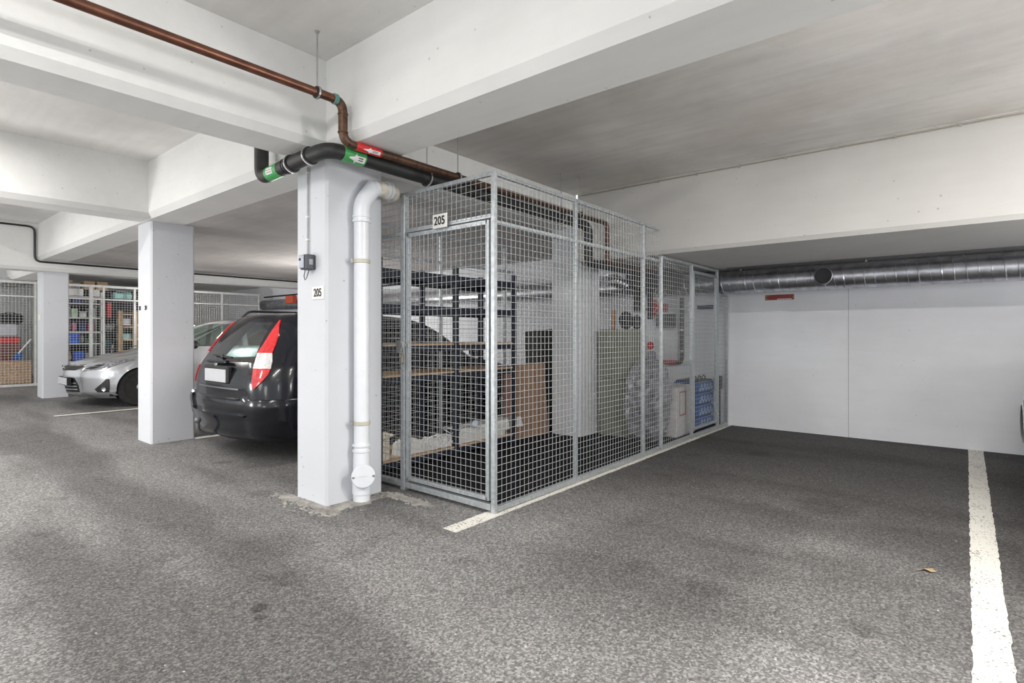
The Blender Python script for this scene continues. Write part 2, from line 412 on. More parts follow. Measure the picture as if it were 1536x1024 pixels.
# ------------------------------------------------------------------ the garage shell
Z_CEIL, Z_BEAM, Z_BAY, Z_REAR = 3.15, 2.537, 2.92, 2.11
YB0, YB1 = 2.14, 2.56            # cross beam on the pillar line
Y_WALL = 7.75
def zf(x):                        # floor rises gently to the far left
    return 0 if x > -8 else (-8 - x) * .17 / 7
mb = MB(); xs = [5, 0, -8, -15, -18]
mb.grid([[(x, -3.6, zf(x)), (x, Y_WALL, zf(x))] for x in xs])
struct('floor', mb, M['asphalt'], 'grey speckled asphalt garage floor', 'floor')
struct('wall_back', MB().box(-18, 5.2, Y_WALL, Y_WALL + .2, -.05, 2.7), M['wall_paint'], 'white painted concrete wall at the back of the parking bays', 'wall')
struct('wall_left', MB().box(-18.2, -18, -8, Y_WALL + .2, -.1, 3.3), M['beam_paint'], 'pale far left wall of the garage', 'wall')
struct('ceiling', MB().box(-18.2, 5.2, -3.6, YB0 + .02, Z_CEIL, Z_CEIL + .2), M['slab_paint'], 'flat pale ceiling over the driving aisle', 'ceiling')
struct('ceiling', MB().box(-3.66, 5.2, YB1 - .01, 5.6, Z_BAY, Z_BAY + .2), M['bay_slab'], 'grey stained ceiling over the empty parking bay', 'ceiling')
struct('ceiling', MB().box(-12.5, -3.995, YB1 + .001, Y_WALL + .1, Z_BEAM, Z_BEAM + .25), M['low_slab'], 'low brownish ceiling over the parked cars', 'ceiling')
struct('ceiling', MB().box(-18.2, -12.84, YB1 - .02, Y_WALL + .1, 2.6, 2.85), M['slab_paint'], 'ceiling over the far left storage cages', 'ceiling')
def beam_x(name, x0, x1, y0, y1, z0, z1, label, ch=.045, m='beam_paint'):
    # cross beam running along x with a chamfered front lower edge
    prof = [(y0, z1), (y0, z0 + ch * 1.3), (y0 + ch, z0), (y1, z0), (y1, z1)]
    return struct(name, MB().prism([(x0, y, z) for y, z in prof], (x1 - x0, 0, 0)), M[m], label, 'beam')
def beam_y(name, x0, x1, y0, y1, z0, z1, label, ch=.04):
    prof = [(x0, z1), (x0, z0 + ch), (x0 + ch, z0), (x1 - ch, z0), (x1, z0 + ch * 1.3), (x1, z1)]
    return struct(name, MB().prism([(x, y0, z) for x, z in prof], (0, y1 - y0, 0)), M['beam_paint'], label, 'beam')
beam_x('beam', -12.5, 5.2, YB0, YB1, Z_BEAM, Z_CEIL + .02, 'long white concrete cross beam running over the row of pillars')
beam_x('beam', -18.2, -12.5, YB0, YB1, 2.36, Z_CEIL + .02, 'white cross beam left of the farthest pillar')
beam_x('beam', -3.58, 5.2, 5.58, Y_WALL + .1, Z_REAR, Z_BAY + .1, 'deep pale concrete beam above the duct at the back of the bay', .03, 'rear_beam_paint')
beam_y('beam', -3.83, -3.44, -3.6, YB0 + .03, Z_BEAM + .001, Z_CEIL + .02, 'white concrete beam under the copper pipe, nearest one over the aisle')
beam_y('beam', -7.37, -6.96, -3.6, YB0 + .03, Z_BEAM + .001, Z_CEIL + .02, 'white concrete beam over the aisle ending at the middle pillar')
beam_y('beam', -12.86, -12.42, -3.6, Y_WALL + .05, 2.358, Z_CEIL + .02, 'white concrete beam over the farthest pillar')
beam_y('beam', -3.994, -3.65, YB1 + .001, 5.65, Z_BEAM, Z_BAY + .02, 'concrete edge beam beside the caged storage ceiling', .02)
def pillar(x0, x1, y0, y1, z1, label):
    z0 = zf((x0 + x1) / 2) - .02; c = .018
    poly = [(x0 + c, y0), (x1 - c, y0), (x1, y0 + c), (x1, y1 - c), (x1 - c, y1), (x0 + c, y1), (x0, y1 - c), (x0, y0 + c)]
    return struct('pillar', MB().prism([(x, y, z0) for x, y in poly], (0, 0, z1 - z0)), M['pillar_paint'], label, 'pillar', org=((x0 + x1) / 2, (y0 + y1) / 2, z0))
pillar(-3.98, -3.57, 2.22, 2.72, Z_BEAM + .01, 'white concrete pillar with the 205 plate beside the drain pipe')
pillar(-7.58, -7.14, 2.22, 2.68, Z_BEAM + .01, 'white concrete pillar between the silver car and the black car')
pillar(-13.02, -12.62, 2.24, 2.62, 2.37, 'farthest white concrete pillar behind the silver car bumper')
pillar(-4.0, -3.58, 5.63, 6.10, Z_BEAM + .01, 'white concrete pillar standing inside the wire cage')
# thin cable along the top of the rear beam and expansion joint on the back wall
tag(mk('trim_1', MB().box(-1.102, -1.097, Y_WALL - .0015, Y_WALL + .01, .0, 2.1), mat('joint', (.35, .36, .38), .8)), 'thin vertical joint line in the back wall', 'wall joint', kind='structure')

# ------------------------------------------------------------------ floor markings and spilt concrete
def line(name, x0, x1, y0, y1, label, z=.003):
    n = max(2, int((y1 - y0) / .04)); rnd = random.Random(int(x0 * 97)); rows = []
    for i in range(n + 1):
        y = y0 + (y1 - y0) * i / n; zz = zf(x0)
        rows.append([(x0 + rnd.uniform(-.004, .004), y, zz + z), (x1 + rnd.uniform(-.004, .004), y, zz + z)])
    m = MB(); m.grid(rows); m.grid([[(a[0], a[1], a[2] - z + .0005), (b[0], b[1], b[2] - z + .0005)] for a, b in rows])
    return tag(mk(name, m, M['line_paint']), label, 'floor marking', kind='structure')
line('trim_2', .018, .142, -4, 7.74, 'long cream parking line down the right of the empty bay')
line('trim_3', -2.60, -2.475, 2.45, 7.74, 'cream parking line under the edge of the wire cage')
line('trim_4', -7.20, -7.08, 2.68, 7.6, 'cream parking line beside the middle pillar')
line('trim_5', -10.29, -10.17, 1.95, 7.6, 'cream parking line beside the silver car', .004)
rnd = random.Random(3)
m = MB()
for i in range(900):
    t = rnd.random()
    if t < .45: x, y = rnd.uniform(-4.15, -3.35), 2.22 - abs(rnd.gauss(0, .07))
    elif t < .7: x, y = -3.57 + abs(rnd.gauss(0, .07)), rnd.uniform(2.12, 2.75)
    else: x, y = -3.5 + rnd.uniform(0, .42), 2.66 + rnd.gauss(.05, .03)
    q = rnd.uniform(.003, .011); m.blob((x, y, q * .2), q * 1.6, q * 1.3, q * .6, 5, 4, .3, rnd)
for cx, cy, rx, ry in ((-3.75, 2.19, .45, .07), (-3.5, 2.40, .10, .30), (-3.25, 2.72, .28, .05)):
    n = 28; ring = [(cx + rx * math.cos(2 * PI * k / n) * rnd.uniform(.7, 1.2), cy + ry * math.sin(2 * PI * k / n) * rnd.uniform(.6, 1.3), .0008) for k in range(n)]
    o_ = len(m.v); m.add([(cx, cy, .008)] + ring, [(0, 1 + k, 1 + (k + 1) % n) for k in range(n)])
tag(mk('spilled_concrete', m, M['rubble']), 'crumbly grey concrete spill around the foot of the nearest pillar', 'concrete spill', kind='stuff')

# ------------------------------------------------------------------ wire-mesh cages
def wires(m, axis, c, a0, a1, z0, z1, pitch=.05, r=.002):
    def P(a, z, d=0): return (c + d, a, z) if axis == 'x' else (a, c + d, z)
    n = int(round((a1 - a0) / pitch)); nz = int(round((z1 - z0) / pitch))
    for i in range(n + 1):
        a = a0 + (a1 - a0) * i / n; m.tube([P(a, z0), P(a, z1)], r, 4, cap=False)
    for i in range(nz + 1):
        z = z0 + (z1 - z0) * i / nz; m.tube([P(a0, z, r * 1.6), P(a1, z, r * 1.6)], r, 4, cap=False)
def post(par, x, y, z0, z1, s=.034, m=None, label=None):
    return mk('post', MB().box(x - s / 2, x + s / 2, y - s / 2, y + s / 2, z0, z1), m or GALV, par, bevel=.003)
def rail(name, par, p, q, s=.03, m=None):
    return mk(name, MB().bar(p, q, s), m or GALV, par, bevel=.002)
CX, CY, LX = -2.534, 2.879, -4.60
cage = thing('storage_cage', 'tall galvanised wire mesh storage cage numbered 205 in front', 'storage cage', (-3.5, 4.2, 0))
ZT = 2.37
post(cage, CX, CY, 0, ZT, .034); post(cage, -3.494, CY, 0, ZT, .05)
for y in (3.912, 5.177): post(cage, CX, y, .0, ZT - .016)
post(cage, LX, CY, 0, ZT); 
for y in (4.31, 5.434): post(cage, LX, y, 0, ZT)
rail('top_rail', cage, (LX, CY, ZT), (CX + .02, CY, ZT)); rail('top_rail', cage, (CX, CY, ZT), (CX, 5.54, ZT)); rail('top_rail', cage, (LX, CY, ZT), (LX, 5.6, ZT))
rail('middle_rail', cage, (LX, CY, 2.06), (-3.52, CY, 2.06), .028); rail('middle_rail', cage, (-3.47, CY, 2.075), (CX - .02, CY, 2.075), .03)
rail('middle_rail', cage, (CX, CY + .02, 2.03), (CX, 5.54, 2.03), .03); rail('middle_rail', cage, (LX, CY, 2.06), (LX, 5.6, 2.06), .03)
rail('bottom_rail', cage, (LX, CY, .045), (CX - .02, CY, .045), .042); rail('bottom_rail', cage, (CX, CY, .03), (CX, 5.55, .03), .036); rail('bottom_rail', cage, (LX, CY, .03), (LX, 5.6, .03), .04)
for nm, ax, c, a0, a1, z0, z1 in (('mesh_panel', 'y', CY - .018, LX, -3.52, .06, ZT), ('mesh_panel', 'y', CY - .018, -3.474, CX - .01, 2.075, ZT),
                                  ('mesh_panel', 'x', CX + .019, CY + .01, 3.912, .04, ZT), ('mesh_panel', 'x', CX + .019, 3.912, 5.177, .04, ZT), ('mesh_panel', 'x', CX + .019, 5.177, 5.53, .04, ZT),
                                  ('mesh_panel', 'x', LX, CY, 4.31, .05, ZT), ('mesh_panel', 'x', LX, 4.31, 5.434, .05, ZT), ('mesh_panel', 'x', LX, 5.434, 7.33, .05, ZT)):
    m = MB(); wires(m, ax, c, a0, a1, z0, z1); mk(nm, m, WIRE, cage)
dr = MB(); d0, d1, dz0, dz1 = -3.448, -2.585, .10, 2.035
for p, q in (((d0, dz0), (d1, dz0)), ((d0, dz1), (d1, dz1)), ((d0, dz0 - .015), (d0, dz1 + .015)), ((d1, dz0 - .015), (d1, dz1 + .015))):
    dr.bar((p[0], CY, p[1]), (q[0], CY, q[1]), .032)
door = mk('door', dr, GALV, cage, bevel=.002)
m = MB(); wires(m, 'y', CY - .018, d0 + .005, d1 - .005, dz0, dz1); mk('mesh_panel', m, WIRE, door)
m = MB(); m.box(-3.545, -3.49, CY - .045, CY - .03, 1.10, 1.20); m.box(-3.50, -3.43, CY - .05, CY - .03, 1.15, 1.175); m.tube([(-3.46, CY - .05, 1.19), (-3.44, CY - .06, 1.14), (-3.46, CY - .05, 1.11)], .006, 6)
mk('latch', m, STEEL, door)
m = MB(); m.rbox(-3.50, -3.46, CY - .055, CY - .035, 1.02, 1.075, .004); m.tube([(-3.495, CY - .045, 1.075), (-3.495, CY - .045, 1.11), (-3.465, CY - .045, 1.11), (-3.465, CY - .045, 1.075)], .004, 6)
mk('padlock', m, mat('brass_dull', (.35, .32, .26), .4, .7), door)
sg = mk('number_sign', MB().rbox(-3.118, -2.962, CY - .042, CY - .034, 2.045, 2.15, .002), SIGN, cage)
text('lettering', '205', .088, (-3.04, CY - .044, 2.097), FRONT, INK, sg, sx=.9)

cage2 = thing('storage_cage', 'lower galvanised wire mesh cage with side door against the back wall', 'storage cage', (-3.2, 6.7, 0))
Z2 = 2.08
for y, z in ((5.60, Z2), (6.45, Z2), (7.33, Z2)): post(cage2, CX, y, 0, z)
post(cage2, CX, 7.70, 0, 1.785, .03); 
rail('top_rail', cage2, (CX, 5.6, Z2), (CX, 7.35, Z2)); rail('top_rail', cage2, (CX, 7.35, 1.775), (CX, 7.71, 1.775), .025)
rail('bottom_rail', cage2, (CX, 5.58, .03), (CX, 7.71, .03), .036)
for a0, a1, z0, z1 in ((5.60, 6.45, .05, Z2), (7.35, 7.69, .05, 1.77)):
    m = MB(); wires(m, 'x', CX + .018, a0, a1, z0, z1); mk('mesh_panel', m, WIRE, cage2)
dr = MB()
for p, q in (((6.50, .11), (7.28, .11)), ((6.50, 2.0), (7.28, 2.0)), ((6.50, .095), (6.50, 2.015)), ((7.28, .095), (7.28, 2.015))): dr.bar((CX, p[0], p[1]), (CX, q[0], q[1]), .03)
dd = mk('door', dr, GALV, cage2, bevel=.002)
m = MB(); wires(m, 'x', CX, 6.51, 7.27, .11, 2.0); mk('mesh_panel', m, WIRE, dd)
tag(mk('rubber_mat', MB().box(-4.55, -2.58, 2.93, 6.9, .001, .012), RUBMAT), 'black rubber mat covering the floor inside the cage', 'mat')

# ------------------------------------------------------------------ steel rack with boards
rk = thing('shelf_rack', 'dark navy steel shelf rack with board shelves behind the cage door', 'shelf rack', (-4.25, 3.94, 0))
RX0, RX1, RY = -4.50, -3.99, (3.0, 3.945, 4.87)
for x in (RX0, RX1):
    for y in RY:
        m = MB(); s = .05; sx_ = 1 if x == RX1 else -1
        m.box(x - s / 2, x + s / 2, y - s / 2, y + s / 2, .012, 1.93)
        mk('post', m, NAVY, rk, bevel=.003)
SH = ((.10, True), (.86, True), (1.14, True), (1.50, False), (1.82, False))
for z, wood in SH:
    for a, b in ((RY[0], RY[1]), (RY[1], RY[2])):
        m = MB(); t = .065 if z > 1.7 else .055
        for x in (RX0, RX1): m.box(x - .014, x + .014, a + .026, b - .026, z - t, z)
        for y in (a + .03, b - .03): m.box(RX0, RX1, y - .012, y + .012, z - t, z)
        mk('shelf_beam', m, NAVY, rk)
        mk('shelf_board', MB().box(RX0 + .002, RX1 + .01, a + .027, b - .027, z + .001, z + .018), WOOD if wood else NAVY, rk)
# things on the lowest shelf
m = MB(); m.prism([(-4.13, 3.25, .12), (-4.035, 3.25, .12), (-4.03, 3.25, .22), (-4.05, 3.25, .235), (-4.12, 3.25, .225)], (.02, 1.5, .0))
tag(mk('metal_panel', m, mat('off_white_panel', (.62, .62, .60), .5, var=.04, scale=4), org=(-4.02, 3.25, .12)), 'long white folded metal panel on the lowest shelf of the rack', 'panel')
m = MB(); m.prism([(-4.27, 4.1, .24), (-4.09, 4.1, .24), (-4.05, 4.1, .15), (-4.03, 4.1, .15), (-4.07, 4.1, .26), (-4.27, 4.1, .26)], (0, 1.0, .02))
tag(mk('metal_panel', m, mat('off_white_panel', (.62, .62, .60), .5, var=.04, scale=4), org=(-4.1, 4.1, .15)), 'white bent gutter panel sticking out at the end of the lowest shelf', 'panel')
rnd = random.Random(11)
m = MB()
for i in range(7): m.blob((-4.10 + rnd.uniform(-.03, .03), 3.3 + i * .055, .19 + rnd.uniform(-.02, .03)), .05, .045, .05, 9, 7, .3, rnd)
tag(mk('plastic_bag', m, mat('milky_plastic', (.66, .64, .60), .3, var=.1), org=(-4.05, 3.4, .12), smooth=False), 'crumpled whitish plastic bag on the lowest rack shelf', 'bag')
m = MB(); m.rbox(-4.1, -3.99, 3.04, 3.12, .12, .33, .004); m.add([(-4.1, 3.03, .33), (-3.97, 3.03, .31), (-3.96, 3.16, .345), (-4.1, 3.14, .36)], [(0, 1, 2, 3)])
tag(mk('paper_carton', m, mat('torn_paper', (.60, .55, .47), .8, var=.3, scale=30), org=(-4.05, 3.08, .12)), 'small torn whitish carton at the left end of the lowest shelf', 'carton')
m = MB(); pts = []
for i in range(60):
    a = i * .42; pts.append((-4.0 + .02 * math.sin(a * .37), 3.62 + .12 * math.cos(a) + i * .003, .20 + .065 * math.sin(a)))
m.tube(pts, .004, 5)
tag(mk('cable_coil', m, WHITE, org=(-3.98, 3.62, .13)), 'loose coil of white cable against the long panel', 'cable')
m = MB()
for k in range(4):
    y = 3.9 + .14 * k; pts = [(-4.05 + .05 * math.cos(a), y + .05 * math.sin(a), .245 + .06 * abs(math.sin(a * .5 + k))) for a in [j * .5 for j in range(13)]]; m.tube(pts, .005, 5)
m.blob((-4.05, 4.3, .29), .03, .05, .04, 8, 6, .2, rnd)
tag(mk('wire_bundle', m, mat('pale_blue_wire', (.5, .55, .62), .5), org=(-4.05, 3.9, .24)), 'tangled pale wires lying on top of the long white panel', 'wires')

# boards leaning in the cage
def slab(name, pts_bottom, h, th, lean, m, label, cat, z0=.012):
    (x0, y0), (x1, y1) = pts_bottom; d = Vector((x1 - x0, y1 - y0, 0)).normalized(); nrm = Vector((d.y, -d.x, 0))
    hl, hr = h if isinstance(h, tuple) else (h, h)
    a = Vector((x0, y0, z0)); b = Vector((x1, y1, z0)); up = lambda q: Vector((0, 0, q)) - nrm * lean
    mm = MB().prism([a, b, b + up(hr), a + up(hl)], -nrm * th)
    return tag(mk(name, mm, m, org=((x0 + x1) / 2, (y0 + y1) / 2, z0), bevel=.003), label, cat)
slab('cardboard_sheet', ((-4.06, 5.02), (-4.04, 5.42)), (.87, .87), .03, .05, CARD, 'flat brown cardboard sheet leaning in the cage, left one of the two wide ones', 'cardboard')
slab('cardboard_sheet', ((-4.02, 5.40), (-4.03, 5.61)), (.885, .88), .03, .06, mat('cardboard_b', (.27, .17, .11), .8, var=.15, scale=9), 'flat brown cardboard sheet leaning against the white pillar in the cage', 'cardboard')
slab('cardboard_sheet', ((-4.16, 4.93), (-4.14, 5.06)), .78, .03, .03, CARDP, 'narrow reddish brown cardboard strip beside the end of the rack', 'cardboard')
slab('dark_board', ((-4.22, 5.45), (-4.22, 6.05)), (1.27, 1.31), .03, .03, mat('dark_board', (.05, .05, .045), .8), 'tall dark grey board standing behind the cardboard sheets', 'board')
# grey-green folded foam panels
m = MB(); n = 11; x0, x1, y0 = -3.50, -3.09, 5.95
for i in range(n):
    xa = x0 + (x1 - x0) * i / n; xb = x0 + (x1 - x0) * (i + 1) / n; q = .006
    m.rbox(xa + .001, xb - .001, y0 - (.006 if i % 2 else 0), y0 + .42, .012, .70, .006); m.rbox(xa + .001, xb - .001, y0 - (.006 if i % 2 else 0), y0 + .42, .71, 1.31, .006)
tag(mk('foam_stack', m, GREENG, org=(-3.3, 6.1, .012)), 'tall grey-green pleated foam stack standing behind the wire mesh', 'foam stack')
m = MB(); m.rbox(-3.42, -3.38, 6.1, 6.14, 1.312, 1.56, .004)
tag(mk('wood_stick', m, mat('brown_wood', (.33, .17, .09), .6), org=(-3.4, 6.12, 1.312)), 'short brown wooden stick standing on the foam stack', 'wood')
m = MB(); m.blob((-3.24, 6.15, 1.42), .09, .08, .11, 12, 9, .06, rnd); m.blob((-3.12, 6.2, 1.40), .07, .07, .09, 12, 9, .06, rnd)
tag(mk('black_bag', m, BLACKM, org=(-3.2, 6.15, 1.31), smooth=True), 'black fabric bag lying on top of the foam stack', 'bag')
m = MB(); pts = [(-3.45 + .05 * i, 6.45, 1.93 - .012 * i) for i in range(9)]; m.tube(pts, [.06 + .008 * (i % 2) for i in range(9)], 14)
# wrapped parcel
rnd = random.Random(5)
def crumple(x0, x1, y0, y1, z0, z1, nx=7, nz=14, j=.02):
    m = MB(); rows = []
    for k in range(nz + 1):
        z = z0 + (z1 - z0) * k / nz; q = .5 * (1 - abs(2 * k / nz - 1)) ** .3 + .5; ring = []
        for side in range(4):
            for i in range(nx):
                t = i / nx
                p = [(x0 + (x1 - x0) * t, y0), (x1, y0 + (y1 - y0) * t), (x1 - (x1 - x0) * t, y1), (x0, y1 - (y1 - y0) * t)][side]
                cx, cy = (x0 + x1) / 2, (y0 + y1) / 2
                ring.append((cx + (p[0] - cx) * q + rnd.uniform(-j, j), cy + (p[1] - cy) * q + rnd.uniform(-j, j), z + rnd.uniform(-j, j) * .5))
        rows.append(ring)
    m.grid(rows, closed=True); n = 4 * nx
    m.f.append(tuple(range(nz * n, nz * n + n))); m.mi.append(0); m.f.append(tuple(range(n - 1, -1, -1))); m.mi.append(0)
    return m
pw = thing('wrapped_chair', 'dark padded chair wrapped in shiny clear plastic film behind the cage', 'wrapped chair', (-2.88, 6.0, .012))
m = MB(); m.rbox(-3.0, -2.78, 5.82, 6.14, .02, .52, .03); m.rbox(-3.0, -2.72, 6.04, 6.2, .5, .88, .05); mk('padding', m, mat('dark_grey_fabric', (.05, .05, .055), .9), pw)
mk('plastic_film', crumple(-3.06, -2.68, 5.76, 6.24, .015, .93), mat('crinkled_film', (.30, .30, .33), .15, .35, var=.35, scale=20), pw, smooth=False)
bx = thing('white_carton', 'white carton with a red printed frame standing behind the cage mesh', 'carton', (-2.8, 6.62, .012))
mk('carton_body', MB().rbox(-3.05, -2.66, 6.30, 6.90, .013, .61, .008), mat('white_carton', (.62, .60, .60), .7), bx)
m = MB()
for a, b in (((6.40, .27), (6.58, .27)), ((6.40, .55), (6.58, .55)), ((6.40, .27), (6.40, .55)), ((6.58, .27), (6.58, .55))): m.bar((-2.6585, a[0], a[1]), (-2.6585, b[0], b[1]), .002, .02) if a[1] == b[1] else m.bar((-2.6585, a[0], a[1]), (-2.6585, b[0], b[1]), .02, .002, (1, 0, 0))
mk('printed_frame', m, mat('faded_red', (.42, .16, .13), .7), bx)
bg = thing('carton', 'low grey carton lying in front of the white carton in the rear cage', 'carton', (-2.7, 6.9, .012))
mk('carton_body', MB().rbox(-3.3, -3.08, 6.95, 7.3, .013, .4, .006), GREYP, bg)
# stack of blue bags
for i in range(4):
    z = .013 + .155 * i; m = MB(); m.rbox(-3.02, -2.66, 7.02, 7.58, z, z + .15, .03)
    lab = ['blue printed bag at the bottom of the stack behind the side door', 'blue printed bag second from the bottom of the stack', 'blue printed bag third from the bottom of the stack', 'blue printed bag with black handles on top of the stack'][i]
    b = thing('blue_bag', lab, 'bag', (-2.84, 7.3, z), 'blue bags stacked behind the side door')
    mk('bag_body', m, BLUE, b, smooth=False)
    m = MB()
    for k in range(9):
        y = 7.06 + .052 * k + rnd.uniform(-.01, .01); zz = z + .05 + .05 * (k % 2); c = (-2.6585, y, zz)
        m.tube([(c[0], c[1] + .018 * math.cos(a), c[2] + .02 * math.sin(a)) for a in [j * PI / 4 for j in range(8)]], .0035, 4, closed=True); m.bar((c[0], c[1], c[2] - .02), (c[0], c[1] + .05, c[2] + (.03 if k % 2 == 0 else -.07)), .004)
    mk('printed_pattern', m, mat('print_white', (.55, .68, .80), .6), b)
    if i == 3:
        m = MB()
        for k in range(3): y = 7.1 + .15 * k; m.tube([(-2.74, y + .06 * math.cos(a), z + .15 + .07 * math.sin(a)) for a in [j * PI / 8 for j in range(9)]], .008, 6)
        m.rbox(-2.98, -2.68, 7.05, 7.55, z + .145, z + .165, .005); mk('handles', m, BLACK, b)
m = MB(); m.bar((-2.60, 7.60, .02), (-2.62, 7.66, .63), .03, .05); m.rbox(-2.66, -2.58, 7.58, 7.68, .5, .68, .01)
tag(mk('black_bag', m, BLACK, org=(-2.6, 7.62, .012)), 'narrow black bag leaning in the corner by the back wall', 'bag')

# ------------------------------------------------------------------ pipes on the ceiling
def straight_clip(par, c, axis, r, top):
    m = MB(); m.lathe(Vector(c) - Vector(axis) * .014, axis, [(r + .003, 0), (r + .010, .002), (r + .010, .026), (r + .003, .028)], 18)
    cl = mk('pipe_clamp', m, BLACK, par)
    m = MB(); m.lathe(Vector(c) - Vector(axis) * .006, axis, [(r + .011, 0), (r + .014, .001), (r + .014, .011), (r + .011, .012)], 18); m.tube([(c[0], c[1], c[2] + r + .01), (c[0], c[1], top)], .005, 8); m.lathe((c[0], c[1], top - .012), (0, 0, 1), [(.014, 0), (.014, .011)], 10)
    mk('hanger_rod', m, STEEL, par)
cp = thing('copper_pipe', 'brown copper water pipe with a red arrow tape running under the beams', 'pipe', (-3.14, 2.1, 2.5))
CR = .027
p1 = bend([(-3.14, -6, 2.765), (-3.14, 2.075, 2.765), (-3.14, 2.075, 2.505), (-3.14, 5.50, 2.505), (-3.14, 5.50, 2.06), (-3.14, 7.1, 2.06)], .075, 8)
i0 = next(i for i, p in enumerate(p1) if p.y > 1.9); i1 = next(i for i, p in enumerate(p1) if p.y > 2.1 and p.z < 2.6)
mk('pipe', MB().tube(p1[:i0 + 1], CR, 18), COPPER, cp, smooth=True)
mk('elbow', MB().tube([p1[i0]] + p1[i0 + 1:i1 + 2], CR + .003, 18), COPPERD, cp, smooth=True)
mk('pipe', MB().tube(p1[i1 + 1:], CR, 18), COPPERD, cp, smooth=True)
m = MB(); m.lathe((-3.14, 2.00, 2.765), (0, 1, 0), [(.0275, 0), (.034, .004), (.034, .03), (.0275, .034)], 18); mk('joint_ring', m, mat('verdigris', (.12, .30, .27), .7), cp)
for z in (2.68, 2.56):
    mk('joint_ring', MB().lathe((-3.14, 2.075, z), (0, 0, 1), [(.031, 0), (.0335, .002), (.0335, .01), (.031, .012)], 18), COPPERD, cp)
t = mk('arrow_tape', MB().lathe((-3.14, 2.17, 2.505), (0, 1, 0), [(CR + .0005, 0), (CR + .0015, .001), (CR + .0015, .20), (CR + .0005, .201)], 20), REDT, cp)
def tape_arrow(par, x, y0, y1, z, r, ang=-.15):
    m = MB(); pts = []
    def on(y, a): return (x + (r + .002) * math.cos(a), y, z + (r + .002) * math.sin(a))
    n = 8; rows = [[on(y0 + .05, ang - .42 + .84 * k / n) for k in range(n + 1)], [on(y1, ang - .42 + .84 * k / n) for k in range(n + 1)]]
    m.grid(rows); m.grid([[on(y0, ang) for k in range(n + 1)], [on(y0 + .06, ang - .75 + 1.5 * k / n) for k in range(n + 1)]])
    o = mk('arrow', m, WHITE, par)
    m = MB()
    for row in (-.16, .12):
        for k in range(9):
            ya = y0 + .075 + (y1 - y0 - .1) * k / 9; m.grid([[Vector(on(ya, ang + row + q)) + Vector((.0008, 0, 0)) for q in (0, .12)], [Vector(on(ya + .010, ang + row + q)) + Vector((.0008, 0, 0)) for q in (0, .12)]])
    mk('small_print', m, INK, o)
tape_arrow(t, -3.14, 2.215, 2.355, 2.505, CR, -.55)
for y, z, top in ((1.89, 2.765, Z_CEIL), (3.13, 2.505, Z_BAY), (4.95, 2.505, Z_BAY)): straight_clip(cp, (-3.14, y, z), (0, 1, 0), CR, top)
bp = thing('insulated_pipe', 'thick black insulated pipe with green arrow tape bending around the pillar top', 'pipe', (-3.25, 2.05, 2.4))
BR = .052
p2 = bend([(-4.17, 2.04, 3.14), (-4.17, 2.04, 2.445), (-3.56, 2.04, 2.475)], .09, 8) + bend([(-3.56, 2.04, 2.475), (-3.25, 2.04, 2.475), (-3.25, 5.28, 2.455), (-3.25, 5.28, 2.04), (-3.25, 6.6, 2.04)], .11, 8)
mk('insulation', MB().tube(p2, BR, 20), RUBR, bp, smooth=True)
for c, ax, ln in (((-4.04, 2.04, 2.451), (1, 0, .045), .17), ((-3.25, 2.135, 2.474), (0, 1, -.006), .17)):
    tp = mk('arrow_tape', MB().lathe(c, ax, [(BR + .0005, 0), (BR + .0015, .001), (BR + .0015, ln), (BR + .0005, ln + .001)], 22), GREENT, bp)
    if ax[1]: tape_arrow(tp, -3.25, c[1] + .03, c[1] + ln - .01, 2.473, BR, -.6)
    else:
        m = MB(); r_ = BR + .003
        def on2(x, a): return (x, 2.04 - r_ * math.cos(a), 2.455 + r_ * math.sin(a))
        m.grid([[on2(-4.00, -.55 + .9 * k / 8) for k in range(9)], [on2(-3.91, -.55 + .9 * k / 8) for k in range(9)]]); ar = mk('arrow', m, WHITE, tp)
        m = MB()
        for row in (-.35, -.05):
            for k in range(5):
                xa = -3.99 + k * .015; m.grid([[Vector(on2(xa, row + q)) + Vector((0, -.0008, 0)) for q in (0, .12)], [Vector(on2(xa + .009, row + q)) + Vector((0, -.0008, 0)) for q in (0, .12)]])
        mk('small_print', m, INK, ar)
for x in (-3.72, -3.48): straight_clip(bp, (x, 2.04, 2.466 if x < -3.6 else 2.475), (1, 0, 0), BR, Z_BEAM)
for x in (-3.80, -3.77): mk('strap', MB().lathe((x, 2.04, 2.462), (1, 0, .045), [(BR + .002, 0), (BR + .005, .002), (BR + .005, .012), (BR + .002, .014)], 20), BLACK, bp)
for y in (2.90, 4.75): straight_clip(bp, (-3.25, y, 2.465), (0, 1, 0), BR, Z_BAY)
m = MB(); m.tube([(-4.03, 2.10, 2.56), (-4.03, 2.10, Z_CEIL)], .018, 10)
# thin cable along rear beam top edge, with clips
c = thing('ceiling_cable', 'thin cable clipped along the corner above the deep rear beam', 'cable', (-1, 5.56, 2.89))
mk('cable', MB().tube([(-3.55, 5.567, 2.888), (-2, 5.567, 2.892), (0, 5.567, 2.888), (3, 5.567, 2.892)], .006, 8), mat('beige_cable', (.33, .30, .24), .6), c)
for k in range(12): mk('cable_clip', MB().box(-3.4 + k * .42, -3.385 + k * .42, 5.556, 5.579, 2.878, 2.902), STEEL, c)
c = thing('black_cable', 'black cable running up the corner by the farthest pillar and along the beam', 'cable', (-12.4, 2.1, 2.5))
mk('cable', MB().tube(bend([(-12.40, -2, 3.10), (-12.40, 2.10, 3.10), (-12.395, 2.10, 2.505), (-12.395, 2.65, 2.505), (-12.395, 7.7, 2.505)], .1), .016, 8), BLACK, c, smooth=True)

